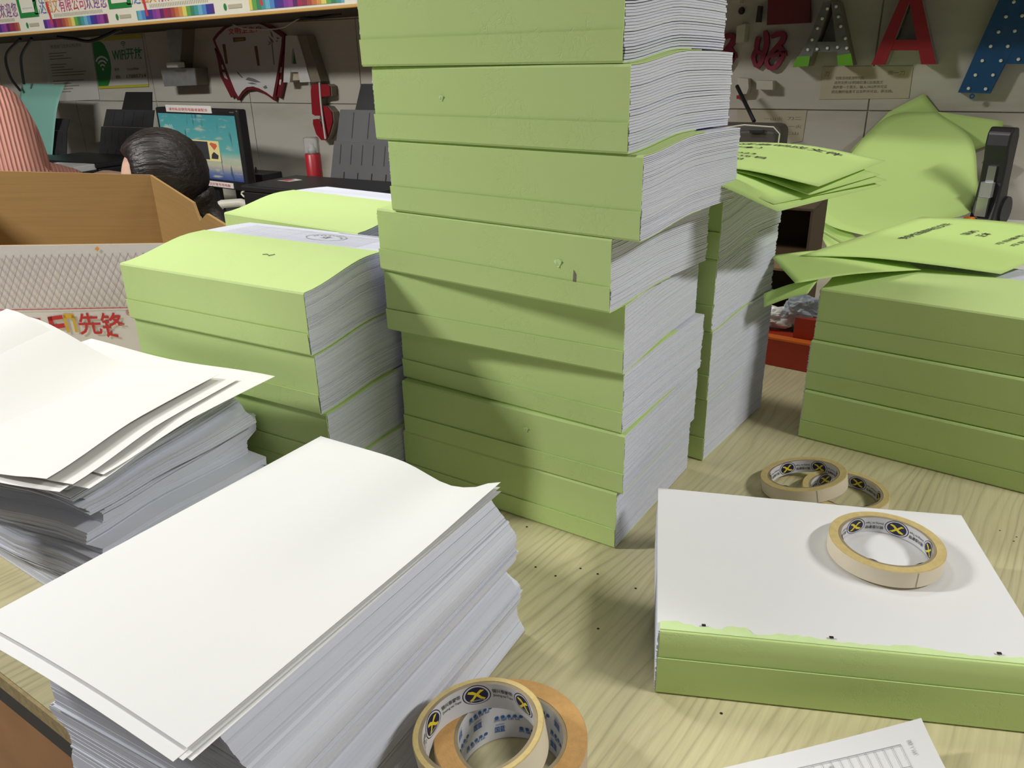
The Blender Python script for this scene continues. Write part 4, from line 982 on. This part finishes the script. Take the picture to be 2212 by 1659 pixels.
def pink():
    p = PY(45,300,1.56); sh = PY(20,196,1.56)
    t = thing('person','person in a ribbed pink knit sweater at the left edge','person',(*PY(10,330,1.56).xy,FLOOR_Z),math.radians(62))
    S = sh.z-FLOOR_Z-.045
    # local +x forward (towards the wall), arm on local -y side nearest the frame's interior
    J = [((0,0,.72),(.16,.125)),((0,0,.90),(.15,.12)),((0,0,S-.05),(.165,.125)),((-.05,.035,S+.045),(.06,.06)),((-.11,.075,S+.12),(.05,.05)),
         ((0,-.215,S-.050),(.105,.105)),((.02,-.27,S-.25),(.095,.095)),((.24,-.14,S-.30),(.048,.048)),((0,.155,S-.045),(.085,.085)),((.03,.225,S-.24),(.068,.068)),((.24,.14,S-.30),(.048,.048)),
         ((0,.10,.60),(.10,.10)),((.02,.10,.34),(.068,.068)),((0,.10,.06),(.05,.05)),((0,-.10,.60),(.10,.10)),((.02,-.10,.34),(.068,.068)),((0,-.10,.06),(.05,.05))]
    E = [(0,1),(1,2),(2,3),(3,4),(2,5),(5,6),(6,7),(2,8),(8,9),(9,10),(0,11),(11,12),(12,13),(0,14),(14,15),(15,16)]
    skin_body('sweater_body', J, E, 'pink_knit', t, 3)
    ellipsoid(mb := MB(), (-.13,.095,S+.22), (.095,.076,.118), None, 30, 20, lambda d: 1+(.10*math.exp(-((d.z+.12)/.13)**2-(d.y/.12)**2) if d.x>.6 else 0)); mb.build('head','skin',t,True)
    ellipsoid(mb := MB(), (-.153,.095,S+.242), (.112,.094,.116), None, 30, 20, lambda d: .8 if d.x>.55 and d.z<.55 else 1); mb.build('hair','hair',t,True)
    for s in (1,-1):
        q = [(.24,.14*s,S-.30),(.30,.10*s,S-.29),(.36,.08*s,S-.28)]
        MB().tube(catmull(q,6),[.030,.034,.040,.042,.038,.030,.022],10).build('hand','skin',t,True)
        for k in range(4): MB().tube([(.355,.08*s+(k-1.5)*.017,S-.28),(.39,.075*s+(k-1.5)*.018,S-.285),(.41+.006*(1.5-abs(k-1.5)),.072*s+(k-1.5)*.018,S-.30)],[.009,.0085,.006],8).build('finger','skin',t,True)
        MB().tube([(.31,.10*s-.03,S-.285),(.34,.10*s-.052,S-.29),(.36,.10*s-.058,S-.30)],[.011,.010,.007],8).build('thumb','skin',t,True)
pink()

# ------------------------------------------------------------------ sign shelf along the wall
SY = 2.09
sh0 = PY(100,66,SY).z+.004
t = thing('sign_shelf','long shelf with a bright printed welcome banner of coloured letters','shelf',(0,0,.040)); t.rotation_euler = (0,-.0160,0)
MB().box((-5.6,SY+.0125,sh0+.001),(1.7,2.47,sh0+.009)).build('shelf_board','shaded_brown',t)  # dark board colour carries the shade under the shelf
MB().rbox((-5.6,SY-.004,sh0),(1.7,SY+.012,sh0+.009),.002).build('edge_strip','shelf_wood',t)
MB().box((-5.6,SY-.002,sh0+.0095),(1.7,SY+.010,sh0+.36)).build('banner','sign_cream',t)
MB().box((-5.6,SY+.0105,sh0+.0095),(1.7,2.47,sh0+.030)).build('shelf_lining','shelf_wood',t)
bx = lambda u,v: PY(u,v,SY-.003)
f2 = lambda x,z,l=.0: Vector((x,SY-.0035-l,z))
c0, c1 = bx(66,30).x, bx(263,10).x; U = c1-c0
zs0, zs1 = sh0+.017, sh0+.048
zt0, zt1 = sh0+.070, sh0+.122
for k in range(-2,6):
    cx = c0+k*U
    m = MB(); rect_on(m, cx-.065, sh0+.062, cx+.065, sh0+.30, f2); m.build('green_card','green_poster',t)
    m = MB(); rect_on(m, cx-.045, sh0+.080, cx+.045, sh0+.29, lambda x,z: f2(x,z,.0008)); m.build('white_card','sign_cream',t)
    m = MB(); rect_on(m, cx-.035, sh0+.094, cx+.035, sh0+.098, lambda x,z: f2(x,z,.0014)); m.build('card_line','print_pale',t)
    m = MB(); ell(m, lambda x,y: f2(cx-.03+x,sh0+.034+y,.0002), .007,.011); m.build('green_dot','green_poster',t)
    m = MB(); rect_on(m, cx-.015, sh0+.028, cx+.05, sh0+.040, lambda x,z: f2(x,z,.0002)); m.build('caption','paper_old',t)
    xa, xb = cx+.085, cx+U-.085
    m = MB(); rect_on(m, xa, zs0, xb, zs1, f2); o = m.build('pencil_strip','rainbow',t)
    m = MB(); rect_on(m, xa+.05, zs1-.02, xa+.062, zt1-.012, lambda x,z: f2(x-(z-zs1)*.12,z,.0004)); m.build('red_pencil','text_red',t)
    ch = '乙达图文有限公司欢迎您'; cc = ['text_green','text_blue','text_orange','text_orange','text_pink','text_pink','text_red','text_pink','text_purple','text_purple','text_purple']
    n = len(ch); cw = (xb-xa+.06)/n
    for i,(q,mn) in enumerate(zip(ch,cc)):
        m = MB(); x0 = xa-.045+i*cw; text_fit(m, q, cw*.86, zt1-zt0, lambda x,y: f2(x0+x,zt0+y), .0); m.build('banner_letter',mn,t)
    m = MB(); text_fit(m,'笑',.06,.06,lambda x,y: f2(xa-.01+x,zt1+.014+y),.012); m.build('banner_letter','text_red',t)
    m = MB()
    for i in range(34): rect_on(m, xa+.08+i*(xb-xa-.1)/34, zs1+.006, xa+.08+i*(xb-xa-.1)/34+.003, zs1+.018, f2)
    m.build('tick_marks','paper_old',t)
def cable(pts, r, mat, label, name='cable'): return tag(MB().tube(catmull(pts,24),r,6).build(name,mat),label,'cable')
cable([Vector((PY(42,76,2.2).x,2.2,sh0-.024)),PY(13,120,2.25),PY(22,165,2.27),PY(44,196,2.27)],.006,'black_plastic','left black cable hanging from the shelf behind the teal paper')
cable([Vector((PY(66,72,2.2).x,2.2,sh0-.024)),PY(47,118,2.25),PY(47,150,2.27),PY(52,182,2.27)],.006,'black_plastic','second black cable hanging from the shelf, right of the first')
cable([Vector((PY(122,68,2.2).x,2.2,sh0-.024)),PY(160,84,2.22),PY(200,88,2.22),PY(262,62,2.2)],.007,'black_plastic','black cable sagging in front of the green poster top')
cable([PY(440,48,2.3),PY(480,46,2.3),PY(520,36,2.28)],.006,'black_plastic','short black cable under the shelf left of the fan-shaped plaque')
cable([PY(640,33,2.3),PY(680,39,2.3),PY(735,29,2.28)],.006,'black_plastic','black cable under the shelf near the tall stack')
cable([PY(490,40,2.3),PY(502,52,2.40),PY(530,62,2.45),PY(600,62,2.45),PY(632,48,2.42),PY(652,36,2.36)],.0025,'white_plastic','thin white wire crossing the top of the fan-shaped plaque')
cable([PY(690,176,2.455),PY(694,230,2.45),PY(703,300,2.44)],.004,'white_plastic','white flat cable running down over the red letter')

# ------------------------------------------------------------------ things on the wall
FW = WALL_Y-.0065      # face of the tiles
def wall_poly(mb, px, yf, yb=FW-.0005, back=None):
    q = [PY(u,v,yf) for u,v in px]; n = len(q)
    area = sum(q[i].x*q[(i+1)%n].z-q[(i+1)%n].x*q[i].z for i in range(n))
    if area < 0: q = q[::-1]
    return mb.add([(p.x,yf,p.z) for p in q]+[(p.x,yb,p.z) for p in q],[tuple(range(n)),tuple(range(2*n-1,n-1,-1))]+[(i,n+i,n+(i+1)%n,(i+1)%n) for i in range(n)])
def wsheet(name, label, px, mat, yf=FW-.002, cat='paper'):
    t = thing(name, label, cat); wall_poly(MB(), px, yf).build('sheet',mat,t) if False else None
    m = MB(); wall_poly(m, px, yf); m.build('sheet',mat,t); return t
def on_wall(yf): return lambda px0,px1,px2,px3: (lambda a,b: None)
def quad_fn(px, yf):   # unit square (x right, y up) -> measured quad BL,BR,TR,TL
    a,b,c,d = [PY(u,v,yf) for u,v in px]
    return lambda x,y: (a*(1-x)+b*x)*(1-y)+(d*(1-x)+c*x)*y
def wtext(parent, name, mat, px, yf, items, bold=.0):
    f = quad_fn(px, yf); m = MB()
    for tx,x0,x1,y0,y1 in items:
        if tx is None: rect_on(m,x0,y0,x1,y1,f)
        else: text_fit(m, tx, x1-x0, y1-y0, lambda x,y: f(x0+x,y0+y), bold)
    return m.build(name, mat, parent)
# notice sheet
dpx = [(110,220),(215,215),(195,80),(88,88)]
t = wsheet('notice_sheet','pale notice sheet of small print left of the green poster',dpx,'paper_doc')
its = [('教育部门文件印制须知',.18,.80,.86,.92)]; r = random.Random(4)
for k in range(15):
    if k in (3,9): continue
    its.append((None,.12,.12+r.uniform(.25,.75),.78-k*.045,.793-k*.045))
wtext(t,'notice_text','print_wall',dpx,FW-.0024,its)
# wifi poster
wp = [(213.6,191.8),(321,187),(305.7,73),(197.5,81.6)]
t = wsheet('wifi_poster','green and white poster with a wireless symbol on the wall',wp,'paper_doc',FW-.003)
fq = quad_fn(wp, FW-.0034)
m = MB(); rect_on(m,0,.92,1,1,fq); m.build('yellow_band','yellow_poster',t); m = MB(); rect_on(m,0,0,1,.05,fq); m.build('yellow_band','yellow_poster',t)
m = MB(); prof = [(0,.05),(.20,.05)]+[(.20+.12*math.sin(PI*k/12)**.8, .05+.87*k/12) for k in range(1,12)]+[(.17,.92),(0,.92)]; m.add([fq(*p) for p in prof],[tuple(range(len(prof)))]); m.build('green_panel','green_poster',t)
fq2 = quad_fn(wp, FW-.0040)
def arcs(m, cx, cy, R, fn, asp=1.55):
    for r0,r1 in ((.30,.45),(.62,.77),(.94,1.1)):
        n = 10; a0, a1 = math.radians(40), math.radians(140)
        vs = []
        for k in range(n+1):
            a = a0+(a1-a0)*k/n; vs += [fn(cx+R*r0*math.cos(a)/asp*1.0, cy+R*r0*math.sin(a)), fn(cx+R*r1*math.cos(a)/asp, cy+R*r1*math.sin(a))]
        m.add(vs,[(2*k,2*k+1,2*k+3,2*k+2) for k in range(n)])
    ell(m, lambda x,y: fn(cx+x/asp,cy+y), R*.12, R*.12, 12)
m = MB(); arcs(m,.145,.38,.24,fq2); m.build('wireless_symbol','white_plastic',t); m = MB(); arcs(m,.62,.78,.10,fq2); m.build('wireless_symbol','green_poster',t)
wtext(t,'poster_title','green_poster',wp,FW-.0040,[('WIFI',.37,.64,.54,.73),('开放',.65,.97,.54,.76)],.02)
wtext(t,'poster_text','print_wall',wp,FW-.0040,[('账号:',.38,.48,.33,.39),('ruodtw',.63,.86,.33,.39),('密码:',.38,.48,.18,.25),('17885714',.60,.98,.18,.25)],.02)
# silver sign letter
t = thing('sign_letter','silver inverted T-shaped sign letter with dull brown sides','letter')
m = MB(); wall_poly(m,[(358,56),(393,56),(388,147),(420,147),(424,184),(355,187),(347,150),(369,149)],2.42,2.425); m.build('face','galvanized',t)
m = MB(); wall_poly(m,[(358,56),(393,56),(388,147),(420,147),(424,184),(355,187),(347,150),(369,149)],2.4255); m.build('sides','letter_side',t)
t = tag(MB().rbox((-3.02,2.38,.478),(-2.95,2.418,.50),.003).build('white_clip','white_plastic'),'small white clip resting on the silver sign letter','clip')
# hygiene plaque
t = thing('wall_plaque','fan-shaped white plaque with dark red frame and red characters','plaque')
outer = [(459,84),(468,72),(485,56),(505,47),(527,42),(548,42),(568,48),(588,58),(605,70),(614,77),(612,100),(606,140),(600,180),(593,218),(578,207),(562,198),(547,193),(532,195),(522,204),(513,217),(506,205),(490,165),(474,120),(463,95)]
m = MB(); wall_poly(m,outer,2.475); m.build('frame','maroon',t)
cxp, cyp = 538, 118
inner = [(cxp+(u-cxp)*.925, cyp+(v-cyp)*.915) for u,v in outer]
m = MB(); wall_poly(m,inner,2.4715,2.4747); m.build('board','white_board',t)
for side in ([(463,104),(470,130),(476,165),(499,211),(508,206),(488,160),(474,122)],[(611,118),(614,118),(611,150),(608,176),(614,176),(606,212),(598,208),(603,175)]):
    m = MB(); wall_poly(m,side,2.478); m.build('fretwork','maroon',t)
for pxs in ([(478,140),(484,140),(486,150),(480,150)],[(480,156),(486,156),(492,172),(485,168)],[(605,145),(609,145),(608,157),(604,157)],[(604,172),(608,172),(606,184),(603,182)]):
    m = MB(); wall_poly(m,pxs,2.4765,2.4778); m.build('fret_opening','paper_doc',t)
hp = [(494,75),(567,68),(566,55),(492,62)]
wtext(t,'plaque_title','text_red',hp,2.4705,[(c,.2*i,.2*i+.17,0,1) for i,c in enumerate('文明卫生户')],.02)
for q in ([(504,91),(530,88),(530,80),(503,81)],[(487,138),(492,138),(486,95),(480,96)],[(556,142),(561,142),(555,99),(549,100)]):
    m = MB(); wall_poly(m,q,2.4700,2.4714); m.build('name_plate','brown_panel' if False else 'kraft_dark',t)
wtext(t,'plate_text','gold_print',[(507,90),(528,87),(528,82),(506,83)],2.4696,[('平安家庭',.08,.92,.1,.9)])
m = MB()
for q in ([(530,172),(536,167),(548,170),(556,174),(564,178),(552,178),(540,175)],[(534,179),(545,178),(556,182),(544,182)],[(568,188),(574,184),(578,190),(572,192)],[(510,153),(516,158),(525,168),(522,168),(514,160)]):
    wall_poly(m,q,2.4708,2.4714)
m.build('ink_mountain','grey_letter',t)
m = MB()
for q in ([(586,90),(588,90),(593,140),(591,140)],[(583,65),(588,72),(591,82),(586,78)],[(580,78),(588,85),(592,92),(585,90)],[(577,88),(585,92),(584,95)],[(577,97),(585,93),(582,97)],[(596,80),(604,82),(600,85)],[(595,88),(602,88),(598,91)]): wall_poly(m,q,2.4708,2.4714)
m.build('ink_bamboo','grey_letter',t)
# white A with deep brown side
t = thing('sign_letter','white channel letter A with a deep brown side, right of the plaque','letter')
A_l = [(624,178),(622,76),(641,76),(642,178)]
m = MB(); wall_poly(m,[(612,178),(617,77),(633,77),(626,178)],2.44); wall_poly(m,[(629,77),(641,77),(671,177),(648,178)],2.4406); wall_poly(m,[(622,156),(652,156),(646,138),(622,138)],2.4412); wall_poly(m,[(622,104),(640,104),(640,80),(622,80)],2.4415)
m.build('face','white_board',t)
m = MB(); wall_poly(m,[(640,77),(661,77),(693,176),(671,178)],2.445); m.build('side','letter_side',t)
m = MB(); wall_poly(m,[(629,138),(644,138),(635,103)],2.452); m.build('opening','green_poster',t)
m = MB(); wall_poly(m,[(626,174),(648,173),(648,157),(626,157)],2.452); m.build('tape_patch','paper_old',t)
# red figure five
t = thing('sign_letter','red sign shaped like a rounded figure five beside the printer','letter')
arc = [(671,196),(673,184),(680,182),(706,182),(712,186),(713,207),(697,209),(691,214),(691,228),(706,230),(716,242),(718,262),(712,285),(704,302),(694,303),(683,290),(676,268),(676,258),(684,257),(692,262),(695,275),(698,262),(692,250),(680,250),(674,246)]
m = MB(); wall_poly(m,arc,2.455,2.460); m.build('face','red_letter',t); m = MB(); wall_poly(m,[(u+4,v) for u,v in arc],2.4605); m.build('side','letter_side',t)
# right wall
npx = [(1770,215),(1963,212),(1972.5,142.6),(1778,144)]
t = wsheet('instruction_note','yellowed note with four lines of print under the two letters A',npx,'paper_old')
wtext(t,'note_text','print_wall',npx,FW-.0026,[('切换活动底消除代码',.16,.48,.60,.70),('点开文件107网络红星C出现英文',.15,.70,.46,.56),('再按第一个英文，输入1902按并可见',.14,.75,.32,.42),('把左侧的信息不过去按并可见，即无线。',.13,.82,.18,.28)],.012)
wtext(t,'handwriting','paper_old' if False else 'print_wall',npx,FW-.0026,[('刀',.03,.08,.70,.84),('师一刀',.74,.92,.72,.86)])
n2 = [(1592,330),(1733,305),(1743,238),(1592,237)]
t = wsheet('instruction_note','tan note with faint handwriting above the dark bag',n2,'paper_old',FW-.002)
wtext(t,'handwriting','print_wall',[(1640,300),(1735,300),(1740,245),(1640,245)],FW-.0026,[('一山火',.1,.52,.72,.86),('刀二',.62,.92,.74,.86),('一火',.66,.94,.42,.56),('二山',.58,.88,.16,.28)])
def cutout(label, polys, holes_mat, mat, yf=2.478):
    t = thing('wall_character', label, 'character'); m = MB()
    for q in polys: wall_poly(m,q,yf)
    m.build('strokes',mat,t); return t
def stroke(pts, w):   # thick stroke outline in picture units -> polygon
    P = [Vector(p) for p in pts]; n = len(P); l, r_ = [], []
    for i in range(n):
        d = (P[min(i+1,n-1)]-P[max(i-1,0)]).normalized(); nn = Vector((-d.y,d.x)); ww = w[i] if isinstance(w,(list,tuple)) else w
        l.append(P[i]+nn*ww); r_.append(P[i]-nn*ww)
    return [(p.x,p.y) for p in l+r_[::-1]]
def strokes_obj(label, paths, mat, dxy=(0,0)):
    t = thing('wall_character', label, 'character')
    for k,(pts,w) in enumerate(paths):
        q = [(p.x,p.y) for p in catmull([(a+dxy[0],b+dxy[1],0) for a,b in pts],16)]
        ws = [p.x for p in catmull([(x,0,0) for x in w],16)] if isinstance(w,(list,tuple)) else w
        P = [Vector(p) for p in q]; n = len(P); yf = 2.478-.0012*k; m = MB(); vs = []
        for i in range(n):
            d = (P[min(i+1,n-1)]-P[max(i-1,0)]).normalized(); ww = ws[i] if isinstance(ws,list) else ws
            a, b = P[i]+Vector((-d.y,d.x))*ww, P[i]-Vector((-d.y,d.x))*ww
            pa, pb = PY(a.x,a.y,yf), PY(b.x,b.y,yf)
            vs += [pa, pb, (pb.x,FW-.0005,pb.z), (pa.x,FW-.0005,pa.z)]
        m.add(vs,[(0,1,2,3),(4*n-1,4*n-2,4*n-3,4*n-4)]+[(4*i+e,4*i+4+e,4*i+4+(e+1)%4,4*i+(e+1)%4) for i in range(n-1) for e in range(4)])
        m.build('stroke',mat,t)
    return t
hao = [([(1638,80),(1634,95),(1633,108),(1627,122),(1630,138),(1636,144),(1644,132),(1650,115),(1655,95),(1654,75),(1652,66)],[5,5,5,5,4,5,5,5,6,6,3]),([(1627,118),(1635,112),(1648,118)],[4,4,4]),
       ([(1665,80),(1680,73),(1692,76),(1688,90),(1677,102),(1664,116)],[4,6,6,6,5,4]),([(1680,98),(1690,112),(1685,130),(1673,146),(1660,146),(1655,132),(1662,121),(1680,118),(1698,115)],[5,6,5,5,5,4,4,5,6])]
strokes_obj('dark magenta cut-out calligraphy character beside the green-footed letter', hao, 'magenta_cut')
strokes_obj('dark magenta cut-out calligraphy character half hidden by the tall stack', hao[2:], 'magenta_cut', (-108,4))
t = thing('red_board','square dark red board on the wall above the cut-out characters','board'); m = MB(); wall_poly(m,[(1656,54),(1749,49),(1750,-60),(1662,-60)],2.475); m.build('panel','maroon',t)
for lab,px,yf,mat in (('cream block stuck on the wall left of the cut-out character',[(1589,93),(1607,90),(1611,51),(1592,57)],2.45,'cream_block'),('cream block on the wall below the cut-out character',[(1634,193),(1669,194),(1669,175),(1634,174)],2.455,'cream_block'),
                      ('cream switch-like block beside the tall stack',[(1592,204),(1612,203),(1617,190),(1616,170),(1594,168)],2.46,'cream_block'),('small dark magnet strip on the wall left of the red board',[(1632,48),(1640,48),(1644,13),(1637,12)],2.465,'black_plastic'),('pale block at the top of the wall by the tall stack',[(1580,6),(1598,6),(1600,-10),(1582,-10)],2.46,'cream_block'),('small dark red tab on the wall by the black rod',[(1591,214),(1599,214),(1599,206),(1591,206)],2.47,'red_letter')):
    m = MB(); wall_poly(m,px,yf); o = m.build('wall_block',mat); tag(o,lab,'block')
o = MB().lathe([(0,0),(.008,0),(.010,.008),(.006,.016),(0,.016)],14,Matrix.Translation((PY(1599,23,2.47).x,FW-.001,PY(1599,23,2.47).z)) @ Matrix.Rotation(PI/2,4,'X')).build('magnet','black_plastic'); tag(o,'small round black magnet on the wall at the top','magnet')
def letterA(label, L1, R1, bar, mat_face, mat_side, yf, feet=None, leds=None, rim=None):
    t = thing('sign_letter', label, 'letter')
    m = MB()
    for e,q in enumerate((L1,R1,bar)): wall_poly(m,q,yf+.0007*e,yf+.004)
    m.build('face',mat_face,t)
    m = MB()
    for e,q in enumerate((L1,R1,bar)): wall_poly(m,[(cx_*1.0+1.5,v) for cx_,v in q],yf+.0045+.0006*e)
    m.build('side',mat_side,t)
    for q in feet or []: 
        m = MB(); wall_poly(m,q,yf-.003,yf-.0004); m.build('green_foot','green_letter',t)
    for u,v in leds or []:
        p = PY(u,v,yf-.002); MB().lathe([(0,0),(.0042,0),(.0036,.004),(0,.005)],10,Matrix.Translation((p.x,yf-.0005,p.z)) @ Matrix.Rotation(PI/2,4,'X')).build('led','led',t)
    return t
letterA('grey channel letter A with bare LEDs and green feet',[(1712,145),(1746,143),(1795,4),(1778,4),(1752,72)],[(1795,4),(1812,4),(1842,141),(1812,142)],[(1752,112),(1826,112),(1822,90),(1760,90)],'grey_letter','letter_side',2.42,
        feet=[[(1712,145),(1746,143),(1750,121),(1722,122)],[(1810,142),(1843,141),(1838,115),(1808,120)]], leds=[(1745,107),(1754,86),(1766,61),(1776,40),(1787,19),(1765,106),(1787,104),(1809,102),(1829,104),(1826,83),(1816,57),(1811,36),(1806,14)])
letterA('dark red channel letter A with silver edges',[(1882,140),(1912,140),(1968,-6),(1946,-6)],[(1962,-6),(1990,-6),(2022,139),(1990,139)],[(1920,109),(1990,109),(1986,86),(1930,86)],'red_letter','galvanized',2.42)
t = letterA('big blue panel letter with rows of small lights at the right edge',[(2069,200),(2138,202),(2212,60),(2212,-40),(2162,-10)],[(2166,138),(2230,138),(2230,90),(2188,90)],[(2160,138),(2230,137),(2230,60),(2200,62)],'blue_board','blue_board',2.45,
        leds=[(2092,191),(2129,192),(2107,162),(2145,162),(2122,131),(2162,131),(2140,100),(2177,100),(2200,128),(2157,69),(2192,67),(2173,36),(2208,34),(2190,4)])
p = PY(2100,207,2.452); MB().lathe([(.0030,-.002),(.0065,-.002),(.0065,.002),(.0030,.002)],16,Matrix.Translation((p.x,2.452,p.z-.001)) @ Matrix.Rotation(PI/2,4,'X'),closed=True).build('hanging_eye','blue_board',t)
